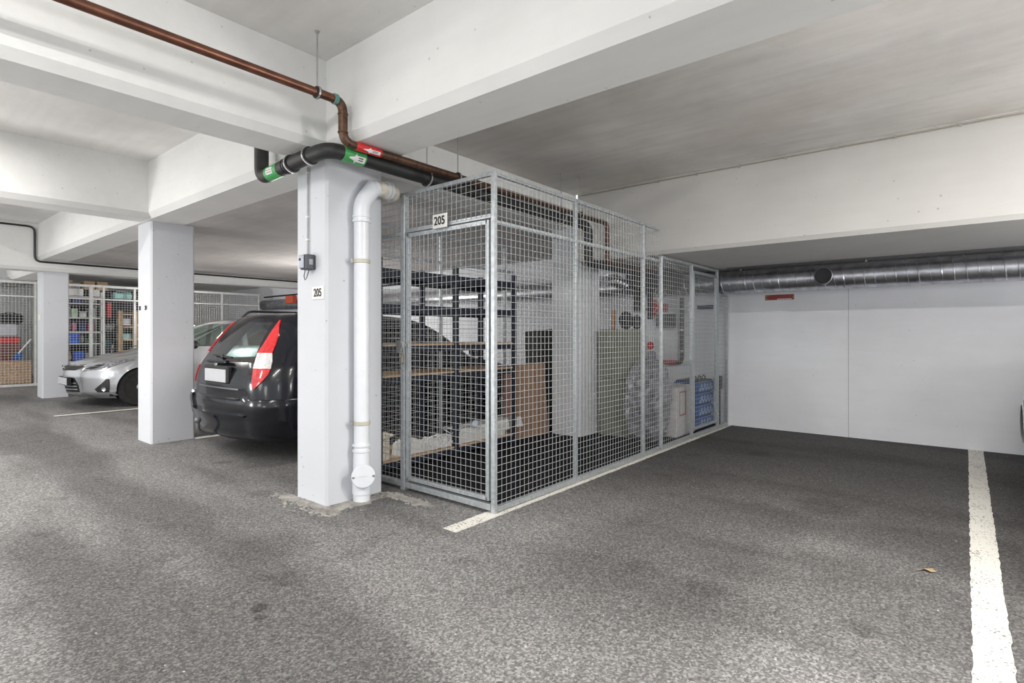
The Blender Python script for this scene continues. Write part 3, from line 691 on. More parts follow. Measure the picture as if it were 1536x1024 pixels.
# ------------------------------------------------------------------ drain pipe on the nearest pillar
DX, DY, DR = -3.502, 2.475, .057
dp = thing('drain_pipe', 'white plastic drain pipe with round cleanout cap fixed to the nearest pillar', 'drain pipe', (DX, DY, 0))
mk('pipe', MB().tube([(DX, DY, .385), (DX, DY, 2.10)], DR, 28), PVC, dp, smooth=True)
mk('elbow', MB().tube(bend([(DX, DY, 2.09), (DX, DY, 2.23), (DX, DY + .10, 2.36), (DX, DY + .13, 2.37)], .12, 8), DR + .006, 28), PVC, dp, smooth=True)
mk('elbow', MB().tube(bend([(DX, DY + .10, 2.365), (DX, DY + .20, 2.375), (DX, DY + .31, 2.372), (DX - .22, DY + .31, 2.36)], .09, 8), DR + .004, 28), PVCD, dp, smooth=True)
for cc, ax, mm in (((DX, DY, 2.085), (0, 0, 1), PVC), ((DX, DY, 2.12), (0, 0, 1), PVC), ((DX, DY + .085, 2.352), (0, 1, .25), PVC), ((DX, DY + .215, 2.374), (0, 1, 0), PVC), ((DX, DY + .245, 2.374), (0, 1, 0), PVC), ((DX - .03, DY + .30, 2.372), (-.7, .7, 0), PVCD), ((DX, DY, .37), (0, 0, 1), PVC), ((DX, DY, .41), (0, 0, 1), PVC)):
    mk('socket_ring', MB().lathe(cc, ax, [(DR + .004, 0), (DR + .011, .003), (DR + .011, .017), (DR + .004, .02)], 28), mm, dp, smooth=True)
for z in (1.78, .57):
    o = mk('pipe_bracket', MB().lathe((DX, DY, z), (0, 0, 1), [(DR + .001, 0), (DR + .007, .003), (DR + .007, .027), (DR + .001, .03)], 28), mat('bracket_beige', (.55, .52, .43), .5), dp, smooth=True)
    mk('bracket_screw', MB().bar((DX - .02, DY - DR - .03, z + .015), (DX - .02, DY - DR + .01, z + .015), .012, .03), STEEL, o)
mk('pipe', MB().tube([(DX, DY, .0), (DX, DY, .30), (DX, DY, .375)], [DR + .006, DR + .006, DR + .004], 28), PVC, dp, smooth=True)
mk('coupling', MB().lathe((DX, DY, .055), (0, 0, 1), [(DR + .007, 0), (DR + .012, .003), (DR + .012, .10), (DR + .007, .103)], 28), PVC, dp, smooth=True)
ad = Vector((.80, -.42, .0)).normalized(); cc = Vector((DX, DY, .205)) + ad * .03
cap = mk('cleanout_cap', MB().lathe(cc, ad, [(.062, 0), (.062, .05), (.083, .052), (.086, .058), (.086, .066), (.082, .070)], 36), PVC, dp, smooth=True)
sd = ad.cross(Vector((0, 0, 1)))
for s in (-1, 1): mk('cap_screw', MB().lathe(cc + sd * .073 * s + ad * .069, ad, [(.010, 0), (.010, .005), (.006, .007)], 10), STEEL, cap)
mk('cap_marks', MB().bar(cc + sd * .03 + ad * .0705, cc - sd * .03 + ad * .0705, .002, .003), mat('cap_mark', (.6, .62, .66), .5), cap)

# ------------------------------------------------------------------ pillar equipment and numbers
th = thing('thermostat_box', 'small grey and black control box with conduit on the nearest pillar', 'control box', (-3.75, 2.2, 1.78))
mk('housing', MB().rbox(-3.80, -3.705, 2.145, 2.22, 1.725, 1.835, .006), DGREY, th)
mk('face_plate', MB().rbox(-3.797, -3.735, 2.132, 2.146, 1.735, 1.83, .004), mat('grey_plate', (.42, .45, .52), .4), th)
mk('display', MB().rbox(-3.787, -3.765, 2.129, 2.133, 1.79, 1.808, .001), INK, th)
mk('side_label', MB().box(-3.705, -3.7035, 2.165, 2.195, 1.76, 1.80), GREYP, th)
mk('conduit', MB().tube([(-3.80, 2.208, 1.835), (-3.80, 2.208, 2.50)], .007, 10), mat('conduit_grey', (.5, .5, .5), .5), th, smooth=True)
for z in (1.95, 2.12, 2.45): mk('conduit_clip', MB().box(-3.812, -3.788, 2.198, 2.221, z, z + .012), WHITE, th)
mk('cable_loop', MB().tube([(-3.785, 2.18, 1.725), (-3.785, 2.17, 1.68), (-3.77, 2.17, 1.65), (-3.75, 2.17, 1.66), (-3.745, 2.18, 1.70), (-3.75, 2.19, 1.725)], .003, 6), BLACK, th)
sg = tag(mk('number_sign', MB().rbox(-3.745, -3.595, 2.213, 2.221, 1.505, 1.60, .002), SIGN, org=(-3.67, 2.215, 1.5)), 'small cream 205 plate screwed to the nearest white pillar', 'sign')
text('lettering', '205', .082, (-3.67, 2.2115, 1.552), FRONT, INK, sg, sx=.85)
a = text('painted_number', '203', .07, (-7.50, 2.2185, 1.552), FRONT, INK, sx=.7); tag(a, 'left one of two small black numbers on the middle pillar', 'number')
a = text('painted_number', '204', .075, (-7.30, 2.2185, 1.552), FRONT, INK, sx=.7); tag(a, 'right one of two small black numbers on the middle pillar', 'number')
mk_s = mk('number_sign', MB().rbox(-12.90, -12.72, 2.232, 2.239, 1.50, 1.60, .002), SIGN, org=(-12.8, 2.235, 1.5)); tag(mk_s, 'small beige plate on the farthest pillar', 'sign')

# ------------------------------------------------------------------ spiral duct and things on the back wall
du = thing('air_duct', 'long shiny spiral steel air duct along the top of the back wall', 'duct', (-1, 7.45, 1.8))
DCY, DCZ, DRR = 7.52, 1.935, .148
mk('duct_body', MB().tube([(-15.2, DCY, DCZ + .12), (-12, DCY, DCZ + .06), (-3.6, DCY, DCZ + .01), (-3.0, DCY, DCZ), (5, DCY, DCZ)], DRR, 40), SPIRAL, du, smooth=True)
pts = []; pitch = .10; k = 0; x = -3.55
while x < 3.2:
    a_ = 2 * PI * k / 22; pts.append((x, DCY + (DRR + .002) * math.cos(a_), DCZ + (DRR + .002) * math.sin(a_))); x += pitch / 22; k += 1
mk('spiral_seam', MB().tube(pts, .0055, 5), SPIRAL, du, smooth=True)
for x in (-1.46, -1.12): mk('duct_joint', MB().lathe((x, DCY, DCZ), (1, 0, 0), [(DRR, 0), (DRR + .006, .003), (DRR + .006, .02), (DRR, .023)], 40), SPIRAL, du, smooth=True)
m = MB(); m.lathe((-1.295, DCY - .10, DCZ), (0, -1, 0), [(.080, 0), (.100, .03), (.100, .105), (.092, .108), (.090, .10), (.090, .0)], 32, cap=False)
mk('branch_collar', m, SPIRAL, du, smooth=True)
mk('branch_shade_disc', MB().lathe((-1.295, DCY - .155, DCZ), (0, -1, 0), [(.089, 0), (.089, .002)], 32), BLACK, du)  # black disc stands in for the shade inside the collar
for x in (-2.3, -.9, .9): 
    mk('duct_hanger', MB().lathe((x, DCY, DCZ), (1, 0, 0), [(DRR + .001, 0), (DRR + .004, .001), (DRR + .004, .02), (DRR + .001, .021)], 32).bar((x + .01, DCY, DCZ + DRR), (x + .01, DCY, Z_REAR), .02, .004), STEEL, du)
sp = thing('ceiling_rail', 'thin dark rail running above the duct at the back wall', 'rail', (0, 7.3, 2.1))
mk('rail', MB().box(-2.4, 5, 7.30, 7.345, Z_REAR - .018, Z_REAR), mat('dark_rail', (.08, .08, .09), .6), sp)
st = thing('pipe_marker', 'dark red arrow sticker on the back wall under the duct', 'sticker', (-1.87, 7.745, 1.70))
mk('backing', MB().prism([(x, 7.7485, z) for x, z in ((-2.05, 1.695), (-1.70, 1.695), (-1.70, 1.765), (-2.05, 1.765))], (0, .001, 0)), mat('sticker_brown', (.26, .17, .12), .4), st)
mk('arrow', MB().prism([(x, 7.747, z) for x, z in ((-2.04, 1.73), (-1.99, 1.76), (-1.705, 1.762), (-1.72, 1.73), (-1.705, 1.70), (-1.99, 1.70))], (0, .001, 0)), mat('dark_red', (.28, .02, .015), .3), st)
m = MB()
for k in range(8): m.box(-1.90 + k * .022, -1.885 + k * .022, 7.746, 7.7468, 1.700, 1.712)
mk('small_print', m, WHITE, st)
dm = thing('hazard_sign', 'red diamond shaped sign on the back wall behind the cage', 'sign', (-3.61, 7.74, 1.63))
mk('plate', MB().prism([(-3.75, 7.735, 1.63), (-3.61, 7.735, 1.49), (-3.47, 7.735, 1.63), (-3.61, 7.735, 1.77)], (0, .012, 0)), RED, dm)
m = MB()
for p, q in (((-3.73, 1.63), (-3.61, 1.75)), ((-3.61, 1.75), (-3.49, 1.63)), ((-3.49, 1.63), (-3.61, 1.51)), ((-3.61, 1.51), (-3.73, 1.63)), ((-3.66, 1.60), (-3.60, 1.68)), ((-3.62, 1.57), (-3.55, 1.66))): m.bar((p[0], 7.733, p[1]), (q[0], 7.733, q[1]), .008, .002, (0, 1, 0))
mk('marking', m, mat('pale_red', (.75, .35, .30), .5), dm)
rb = tag(mk('red_bracket', MB().rbox(-3.50, -3.40, 7.69, 7.748, 1.58, 1.70, .01), RED, org=(-3.45, 7.7, 1.6)), 'small red box on the back wall beside the diamond sign', 'box')
eb = thing('electric_panel', 'dark slotted electric panel with dangling wires on the back wall', 'electric panel', (-3.4, 7.7, 1.4))
mk('box', MB().rbox(-3.55, -3.27, 7.66, 7.748, 1.35, 1.545, .006), mat('panel_dark', (.08, .08, .08), .5), eb)
m = MB()
for k in range(5): m.tube([(-3.50 + k * .05, 7.69, 1.35), (-3.49 + k * .05, 7.68, 1.31), (-3.47 + k * .05, 7.69, 1.33)], .004, 5)
mk('wires', m, GREYP, eb)
lb = tag(mk('wall_label', MB().box(-2.96, -2.73, 7.745, 7.749, 1.60, 1.66), mat('navy_label', (.03, .03, .10), .5), org=(-2.85, 7.745, 1.6)), 'narrow dark blue label on the back wall inside the rear cage', 'label')
vp = thing('sprinkler_valve', 'grey wall pipe loop with red valve wheels low on the back wall', 'valve', (-3.4, 7.65, .8))
mk('pipe', MB().tube(bend([(-3.15, 7.66, 1.77), (-3.15, 7.66, .84), (-3.75, 7.66, .84), (-3.75, 7.66, 1.2)], .07), .03, 12), mat('dark_pipe', (.07, .06, .055), .5), vp, smooth=True)
mk('red_band', MB().lathe((-3.42, 7.66, .84), (1, 0, 0), [(.031, 0), (.033, .001), (.033, .18), (.031, .181)], 16), RED, vp)
mk('valve_body', MB().rbox(-3.66, -3.56, 7.60, 7.70, .80, 1.0, .02), GREYP, vp)
mk('valve_wheel', MB().lathe((-3.60, 7.60, 1.08), (0, -1, 0), [(.055, 0), (.06, .01), (.055, .02)], 16), RED, vp)
for z in (1.0, 1.3, 1.6): mk('pipe_clamp', MB().lathe((-3.15, 7.66, z), (0, 0, 1), [(.03, 0), (.037, .002), (.037, .02), (.03, .022)], 14), STEEL, vp)
fd = thing('flexible_duct', 'crumpled foil flexible duct end under the low beam inside the cage', 'duct', (-3.55, 6.4, 1.9))
m = MB(); rr = []; pp = []
for i in range(14): pp.append((-3.62 + .006 * i, 6.25 + .03 * i, 1.93 + .03 * math.sin(i * .3))); rr.append(.075 + .010 * (i % 2))
m.tube(pp, rr, 16); mk('hose', m, FOIL, fd)
ct = thing('ventilation_box', 'dark ventilation box and tray hanging under the low beam in the rear cage', 'ventilation box', (-3.2, 7.0, 1.8))
mk('box', MB().rbox(-3.55, -2.95, 6.7, 7.25, 1.86, 2.08, .02), mat('vent_box', (.035, .035, .04), .5), ct)
mk('bracket', MB().box(-3.50, -3.42, 6.85, 6.95, 1.55, 1.87), BLACK, ct)
mk('bracket', MB().box(-3.30, -3.26, 6.85, 6.95, 1.45, 1.87), BLACK, ct)

# ------------------------------------------------------------------ cars
class Body:
    """car shell as a stack of plan outlines; y=0 at the end facing the aisle"""
    def __init__(s, rows, barrel=.02): s.rows = rows; s.b = barrel
    def row(s, z):
        R = s.rows
        if z <= R[0][0]: return R[0]
        for a, b in zip(R, R[1:]):
            if z <= b[0]:
                t = (z - a[0]) / (b[0] - a[0]); return tuple(a[i] + (b[i] - a[i]) * t for i in range(len(a)))
        return R[-1]
    def yspan(s, z):
        _, ya, yb, hw, ra, rb, ca, cb = s.row(z); return ya + ca + ra * .9, yb - cb - rb * .9
    def u_of_y(s, y, z):
        a, b = s.yspan(z); _, ya, yb, hw, ra, rb, ca, cb = s.row(z)
        if y < a: return 1 + math.acos(max(-1, min(1, 1 - (y - ya - ca) / (ra * .9)))) / (PI / 2) if y > ya + ca else 1
        return 2 + min(1, max(0, (y - a) / (b - a)))
    def pt(s, u, z, d=0):
        if d:
            e = .01; p = s.pt(u, z); pu = s.pt(min(5, u + e) if u >= 0 else max(-5, u - e), z) - p
            if pu.length < 1e-7: pu = p - s.pt(u - e if u >= 0 else u + e, z)
            pz = s.pt(u, z + e) - p; n = pu.cross(pz) if u >= 0 else pz.cross(pu)
            if n.length < 1e-9: return p
            return p + n.normalized() * d
        sg = 1 if u >= 0 else -1; u = abs(u)
        _, ya, yb, hw, ra, rb, ca, cb = s.row(z)
        if u <= 1: x = (hw - ra) * u; y = ya + ca * u * u
        elif u <= 2:
            t = (u - 1) * PI / 2; x = hw - ra + ra * math.sin(t); y = ya + ca + ra * .9 * (1 - math.cos(t))
        elif u <= 3:
            t = u - 2; a = ya + ca + ra * .9; b = yb - cb - rb * .9; y = a + (b - a) * t; x = hw + s.b * (1 - (2 * t - 1) ** 2)
        elif u <= 4:
            t = (u - 3) * PI / 2; x = hw - rb + rb * math.cos(t); y = yb - cb - rb * .9 * (1 - math.sin(t))
        else: x = (hw - rb) * (5 - u); y = yb - cb * (5 - u) ** 2
        return Vector((x * sg, y, z))
    def patch(s, mb, rows, n=8, d=.006, sides=(1,)):
        """rows (z,u0,u1); closed thin shell standing d proud of the body"""
        for sd in sides:
            g = []
            R = []
            for (z0, a0, b0), (z1, a1, b1) in zip(rows, rows[1:]):
                k = max(1, int((z1 - z0) / .03))
                for i in range(k): t = i / k; R.append((z0 + (z1 - z0) * t, a0 + (a1 - a0) * t, b0 + (b1 - b0) * t))
            R.append(rows[-1])
            for z, a, b in R: g.append([s.pt(sd * (a + (b - a) * i / n) if sd * (a + (b - a) * i / n) != 0 else 1e-4, z, d) for i in range(n + 1)])
            mb.grid(g)
            if d > 0:
                inn = [[s.pt(sd * (a + (b - a) * i / n) if (a + (b - a) * i / n) != 0 else 1e-4, z, -.002) for i in range(n + 1)] for z, a, b in R]
                mb.grid([g[0], inn[0]]); mb.grid([g[-1], inn[-1]]); mb.grid([[r[0] for r in g], [r[0] for r in inn]]); mb.grid([[r[-1] for r in g], [r[-1] for r in inn]])
def build_car(root, B, paint, glassm, band, seps, wheels, WR, zs, endglass=None):
    """shell, pillars and windows, wheel arches, wheels. band=(z0,z1) greenhouse; seps: list of (kind, ufunc_right)"""
    U = [i / 6 for i in range(6)] + [1 + i / 24 for i in range(24)] + [2 + i / 80 for i in range(80)] + [3 + i / 8 for i in range(8)] + [4 + i / 6 for i in range(7)]
    off = OFF[root.name]
    def W(p): return p + off
    mb = MB(); g = []
    for z in zs: g.append([B.pt(u, z) for u in U])
    vs = []; idx = {}
    for i, z in enumerate(zs):
        for j, u in enumerate(U):
            p = g[i][j]; idx[i, j, 1] = len(vs); vs.append(W(p)); idx[i, j, -1] = len(vs) if p.x > 1e-6 else idx[i, j, 1]
            if p.x > 1e-6: vs.append(W(Vector((-p.x, p.y, p.z))))
    fs = []
    for i in range(len(zs) - 1):
        zc = (zs[i] + zs[i + 1]) / 2
        if band[0] < zc < band[1]: continue
        for j in range(len(U) - 1):
            if 1.3 <= U[j] < 3.7:
                ds = [math.hypot(g[a][b].y - wy, g[a][b].z - WR * .98) for a in (i, i + 1) for b in (j, j + 1) for wy in wheels]
                k = len(wheels)
                if any(all(ds[q] < WR + .055 for q in range(w_, len(ds), k)) for w_ in range(k)): continue
            fs.append((idx[i, j, 1], idx[i, j + 1, 1], idx[i + 1, j + 1, 1], idx[i + 1, j, 1])); fs.append((idx[i + 1, j, -1], idx[i + 1, j + 1, -1], idx[i, j + 1, -1], idx[i, j, -1]))
    for i, fl in ((len(zs) - 1, 0), (0, 1)):
        for j in range(len(U) - 1): fs.append((idx[i, j, 1], idx[i, j + 1, 1], idx[i, j + 1, -1], idx[i, j, -1]))
    fs = [tuple(dict.fromkeys(f)) for f in fs]; fs = [f for f in fs if len(f) > 2]
    mb.add(vs, fs); mk('body_shell', mb, paint, root, smooth=True)
    # greenhouse strips
    zb = [z for z in zs if band[0] - 1e-6 <= z <= band[1] + 1e-6]; nb = MB(); glass_parts = []
    for (kind, f0), (_, f1) in zip(seps, seps[1:]):
        for sd in (1, -1):
            gg = [[W(B.pt(sd * max(1e-4, f0(z) + (f1(z) - f0(z)) * i / 8), z)) for i in range(9)] for z in zb]
            if kind == 'paint': q = MB(); q.grid(gg); mk('window_pillar', q, paint, root, smooth=True)
            elif kind in ('end', 'front'):
                if sd == 1:
                    full = [[W(B.pt(x if abs(x) > 1e-4 else 1e-4, z)) for x in ([-f1(z) + f1(z) * i / 8 for i in range(9)] + [f1(z) * i / 8 for i in range(1, 9)])] for z in zb] if kind == 'end' else \
                           [[W(B.pt(f0(z) + (5 - f0(z)) * i / 8, z)) for i in range(9)] + [W(B.pt(-(5 - (5 - f0(z)) * i / 8), z)) for i in range(1, 9)] for z in zb]
                    q = MB(); q.grid(full); glass_parts.append(mk('rear_window' if (kind == 'end') != root.get('nose_out', False) else 'windscreen', q, endglass or glassm, root, smooth=True))
            else:
                q = MB(); q.grid(gg); mk('side_window', q, glassm, root, smooth=True)
    # arches, liner, wheels
    for wy in wheels:
        for sd in (1, -1):
            m = MB(); rows = [[], []]
            for k in range(31):
                a = -.12 + (PI + .24) * k / 30
                for q, rr in ((0, WR + .022), (1, WR + .075)):
                    y = wy + rr * math.cos(a); z = max(.17, WR * .98 + rr * math.sin(a)); p = B.pt(B.u_of_y(y, z), z, .006 if q else .012); rows[q].append(W(Vector((p.x * sd, y, z))))
            inner = [Vector((v.x - sd * .05, v.y, v.z)) for v in rows[0]]
            m.grid([inner, rows[0], rows[1]]); mk('wheel_arch', m, paint, root, smooth=True)
    y0, y1 = B.yspan(.5)
    hw = B.row(.4)[3]; uw = B.row(.22)[3] - .06; under = MB(); ys = [y0 + .02] + [q for wy in sorted(wheels) for q in (wy - WR - .09, wy + WR + .09)] + [y1 - .02]
    for a, b in zip(ys[::2], ys[1::2]): under.box(off.x - uw, off.x + uw, off.y + a, off.y + b, off.z + .19, off.z + .5)
    under.box(off.x - hw + .27, off.x + hw - .27, off.y + y0, off.y + y1, off.z + .2, off.z + .62); mk('underbody', under, TRIMD, root)
    for wy in wheels:
        for sd in (1, -1):
            xw = hw - .03; c = off + Vector((sd * xw, wy, WR)); ax = (sd, 0, 0)
            wh = mk('wheel', MB().lathe(c - Vector((sd * .20, 0, 0)), ax, [(WR - .10, 0), (WR - .02, .0), (WR, .03), (WR, .17), (WR - .02, .2), (WR - .075, .205), (WR - .085, .19)], 40), TYRE, root, smooth=True)
            q = MB(); q.lathe(c - Vector((sd * .12, 0, 0)), ax, [(WR - .085, 0), (WR - .09, .1)], 36, cap=False); q.lathe(c - Vector((sd * .10, 0, 0)), ax, [(WR - .09, 0), (.05, .01)], 30)
            for k in range(7):
                a = 2 * PI * k / 7; q.bar(c + Vector((-sd * .02, math.cos(a) * .03, math.sin(a) * .03)), c + Vector((-sd * .03, math.cos(a) * (WR - .08), math.sin(a) * (WR - .08))), .035, .02, (1, 0, 0))
            q.lathe(c - Vector((sd * .04, 0, 0)), ax, [(.06, 0), (.055, .035), (.03, .045)], 20)
            mk('rim', q, RIM, wh)
ZS = [.20, .235, .27, .31, .35, .39, .43, .47, .51, .55, .58, .60, .62, .66, .70, .74, .78, .82, .86, .90, .94, .97, 1.0, 1.05, 1.1, 1.15, 1.2, 1.25, 1.3, 1.35, 1.38, 1.41, 1.44, 1.46, 1.475, 1.485]
# black estate car, rear towards the aisle
EST = Body([(.20, .17, 4.25, .83, .34, .45, .10, .25), (.27, .07, 4.36, .90, .34, .5, .09, .25), (.40, .03, 4.42, .92, .32, .5, .09, .25), (.55, .015, 4.44, .925, .30, .5, .09, .25), (.60, .02, 4.44, .925, .30, .5, .09, .22),
            (.62, .075, 4.43, .905, .36, .5, .04, .2), (.70, .075, 4.38, .905, .38, .48, .035, .2), (.78, .08, 4.28, .90, .38, .45, .035, .2), (.86, .10, 3.95, .895, .38, .4, .035, .3), (.94, .125, 3.5, .885, .38, .35, .035, .3), (.97, .14, 3.36, .875, .38, .3, .035, .3),
            (1.10, .215, 3.13, .85, .37, .28, .04, .28), (1.25, .315, 2.86, .81, .36, .25, .045, .25), (1.35, .39, 2.66, .78, .35, .25, .05, .25), (1.41, .44, 2.46, .74, .33, .25, .06, .22), (1.44, .47, 2.30, .70, .32, .25, .07, .2), (1.46, .51, 2.15, .64, .30, .25, .08, .2), (1.475, .60, 2.0, .55, .27, .25, .09, .2), (1.485, .75, 1.8, .40, .2, .2, .1, .1)])
bc = thing('car', 'black estate car parked rear first behind the nearest pillar', 'car', (-5.95, 2.36, 0)); bc['nose_out'] = False
def yl(y0, z0, y1, z1, B=EST): return lambda z: B.u_of_y(y0 + (y1 - y0) * (z - z0) / (z1 - z0), z)
seps = [('end', lambda z: 0), ('paint', lambda z: 1.13 - (z - .97) * .33), ('glass', yl(.55, 1.0, .85, 1.38)), ('paint', yl(1.15, 1.0, 1.15, 1.38)), ('glass', yl(1.27, 1.0, 1.23, 1.38)), ('paint', yl(1.98, 1.0, 1.90, 1.38)), ('glass', yl(2.08, 1.0, 1.99, 1.38)), ('paint', yl(3.0, 1.0, 2.35, 1.38)), ('front', lambda z: 3.35), ('x', lambda z: 5)]
build_car(bc, EST, CARBLK, GLASSG, (.97, 1.38), seps, (.98, 3.55), .31, ZS, GLASSD)
def cpart(root, B, name, rows, m, n=8, d=.006, sides=(1,), parent=None):
    q = MB(); B.patch(q, rows, n, d, sides); off = OFF[root.name]; q.v = [tuple(Vector(v) + off) for v in q.v]
    return mk(name, q, m, parent or root, smooth=True)
for sd in (1, -1):
    # tall narrow tail lamps climbing the rear pillar
    tl = cpart(bc, EST, 'tail_lamp', [(.73, 1.25, 1.30), (.80, 1.23, 1.43), (.86, 1.22, 1.50), (.915, 1.20, 1.52)], TLRED, 8, .012, (sd,))
    cpart(bc, EST, 'clear_lens', [(.915, 1.20, 1.52), (.98, 1.19, 1.51), (1.06, 1.14, 1.44)], TLCLR, 8, .012, (sd,), tl)
    cpart(bc, EST, 'upper_lens', [(1.06, 1.14, 1.44), (1.15, 1.17, 1.42), (1.25, 1.18, 1.37), (1.35, 1.19, 1.25), (1.39, 1.19, 1.21)], TLRED, 8, .012, (sd,), tl)
    cpart(bc, EST, 'bumper_corner', [(.45, .97, 2.16), (.575, .99, 2.16), (.60, 1.02, 2.18)], CARBLK, 16, .024, (sd,))
cpart(bc, EST, 'bumper', [(.24, 0, 2.16), (.40, 0, 2.16), (.46, 0, 2.16)], CARBLK, 26, .024, (1, -1))
cpart(bc, EST, 'bumper_lip', [(.455, 0, .99), (.47, 0, .99)], CARBLK, 16, .045, (1, -1))
cpart(bc, EST, 'lower_valance', [(.20, 0, 1.9), (.235, 0, 1.95)], TRIMD, 20, .02, (1, -1))
cpart(bc, EST, 'tailgate_trim', [(.70, 0, .88), (.715, 0, .88)], mat('worn_chrome', (.30, .30, .32), .25, .9), 12, .012, (1, -1))
off = OFF[bc.name]
m = MB(); m.rbox(off.x - .235, off.x + .255, off.y + .058, off.y + .07, .765, .895, .004); mk('number_plate', m, PLATE, bc)
m = MB(); m.rbox(off.x - .28, off.x + .28, off.y + .069, off.y + .12, .755, .93, .012); mk('plate_recess', m, TRIMD, bc)
m = MB(); m.lathe((off.x - .02, off.y + .095, .945), (0, -1, .15), [(.034, 0), (.034, .012), (.028, .015)], 20); mk('badge', m, CHROME, bc)
m = MB(); m.rbox(off.x - .22, off.x + .22, off.y + .07, off.y + .12, .955, .985, .008); mk('tailgate_handle', m, CARBLK, bc)
m = MB(); m.bar(off + Vector((-.02, .155, 1.02)), off + Vector((-.27, .165, 1.03)), .018, .012); m.bar(off + Vector((-.02, .16, 1.02)), off + Vector((.16, .17, 1.01)), .02, .016); m.blob(off + Vector((-.02, .15, 1.015)), .03, .02, .025, 10, 8, 0); mk('rear_wiper', m, BLACK, bc)
m = MB(); m.tube(bend([off + Vector((-.02, .30, .24)), off + Vector((-.02, .0, .23)), off + Vector((-.02, -.09, .28)), off + Vector((-.02, -.09, .36))], .06), .018, 10); m.blob(off + Vector((-.02, -.09, .385)), .032, .032, .034, 12, 8, 0); mk('tow_bar', m, mat('tow_grey', (.16, .16, .17), .45, .5), bc, smooth=True)
for sd in (1, -1):
    m = MB(); m.tube(bend([off + Vector((sd * .60, .62, 1.45)), off + Vector((sd * .61, .70, 1.52)), off + Vector((sd * .60, 2.0, 1.52)), off + Vector((sd * .59, 2.1, 1.46))], .06), .014, 8); mk('roof_rail', m, BLACK, bc, smooth=True)
m = MB()
for sd in (-.36, .36):
    m.rbox(off.x + sd - .24, off.x + sd + .24, off.y + 1.9, off.y + 2.05, .5, 1.08, .05); m.rbox(off.x + sd - .12, off.x + sd + .12, off.y + 1.92, off.y + 2.02, 1.08, 1.26, .03)
m.rbox(off.x - .62, off.x + .62, off.y + 1.0, off.y + 1.14, .5, 1.05, .05)
mk('seats', m, mat('seat_fabric', (.06, .06, .065), .9), bc)
for sd in (1, -1):
    m = MB(); m.blob(off + Vector((sd * .93, 2.95, 1.02)), .09, .06, .07, 12, 8, 0); mk('mirror', m, CARBLK, bc, smooth=True)
m = MB(); m.rbox(off.x - .5, off.x + .5, off.y + .30, off.y + .33, 1.30, 1.33, .005)
# silver hatchback, nose towards the aisle
HAT = Body([(.15, .20, 4.1, .82, .50, .3, .12, .1), (.20, .12, 4.1, .84, .50, .3, .12, .1), (.24, .06, 4.2, .86, .52, .3, .12, .1), (.35, .03, 4.25, .88, .54, .3, .13, .1), (.50, .0, 4.27, .885, .56, .3, .14, .1), (.60, .01, 4.27, .885, .56, .3, .15, .1), (.66, .04, 4.25, .885, .56, .3, .16, .1), (.70, .09, 4.2, .882, .56, .3, .16, .1), (.74, .17, 4.18, .88, .55, .3, .16, .1),
            (.78, .32, 4.17, .875, .50, .3, .15, .1), (.82, .50, 4.15, .87, .46, .3, .14, .1), (.86, .72, 4.14, .865, .42, .3, .14, .1), (.90, .92, 4.12, .86, .38, .3, .14, .1), (.94, 1.08, 4.1, .85, .34, .3, .15, .1), (.97, 1.16, 4.06, .84, .30, .3, .16, .1),
            (1.10, 1.42, 3.98, .80, .28, .3, .18, .1), (1.25, 1.76, 3.86, .75, .27, .3, .18, .1), (1.35, 2.0, 3.74, .71, .27, .3, .18, .1), (1.41, 2.2, 3.6, .67, .27, .3, .18, .1), (1.44, 2.35, 3.5, .63, .27, .3, .16, .1), (1.46, 2.5, 3.4, .58, .25, .25, .14, .1), (1.475, 2.65, 3.2, .50, .2, .2, .1, .1), (1.485, 2.8, 3.0, .38, .2, .2, .1, .1)])
scar = thing('car', 'silver hatchback parked nose out between the middle and the farthest pillar', 'car', (-11.36, 2.28, .065)); scar['nose_out'] = True
def yh(y0, y1): return lambda z: HAT.u_of_y(y0 + (y1 - y0) * (z - .97) / .41, z)
sepsH = [('end', lambda z: 0), ('paint', lambda z: 1.55), ('glass', yh(1.50, 2.30)), ('paint', yh(2.50, 2.52)), ('glass', yh(2.60, 2.60)), ('paint', yh(3.45, 3.25)), ('front', lambda z: 3.4), ('x', lambda z: 5)]
build_car(scar, HAT, CARSIL, GLASSG, (.97, 1.38), sepsH, (.84, 3.44), .315, [.15, .18] + ZS)
off = OFF[scar.name]
cpart(scar, HAT, 'upper_grille', [(.60, 0, .78), (.635, 0, .95), (.66, 0, 1.0)], TRIMD, 14, .008, (1, -1))
cpart(scar, HAT, 'chrome_bar', [(.665, 0, 1.0), (.685, 0, 1.02)], CHROME, 14, .014, (1, -1))
cpart(scar, HAT, 'lower_grille', [(.25, 0, .88), (.36, 0, .90), (.46, 0, .82), (.48, 0, .78)], TRIMD, 12, .008, (1, -1))
for z in (.29, .34, .39): cpart(scar, HAT, 'grille_slat', [(z, 0, .84), (z + .012, 0, .84)], GREYP, 10, .014, (1, -1))
cpart(scar, HAT, 'chin_lip', [(.22, 0, .85), (.25, 0, .85)], CARSIL, 12, .022, (1, -1))
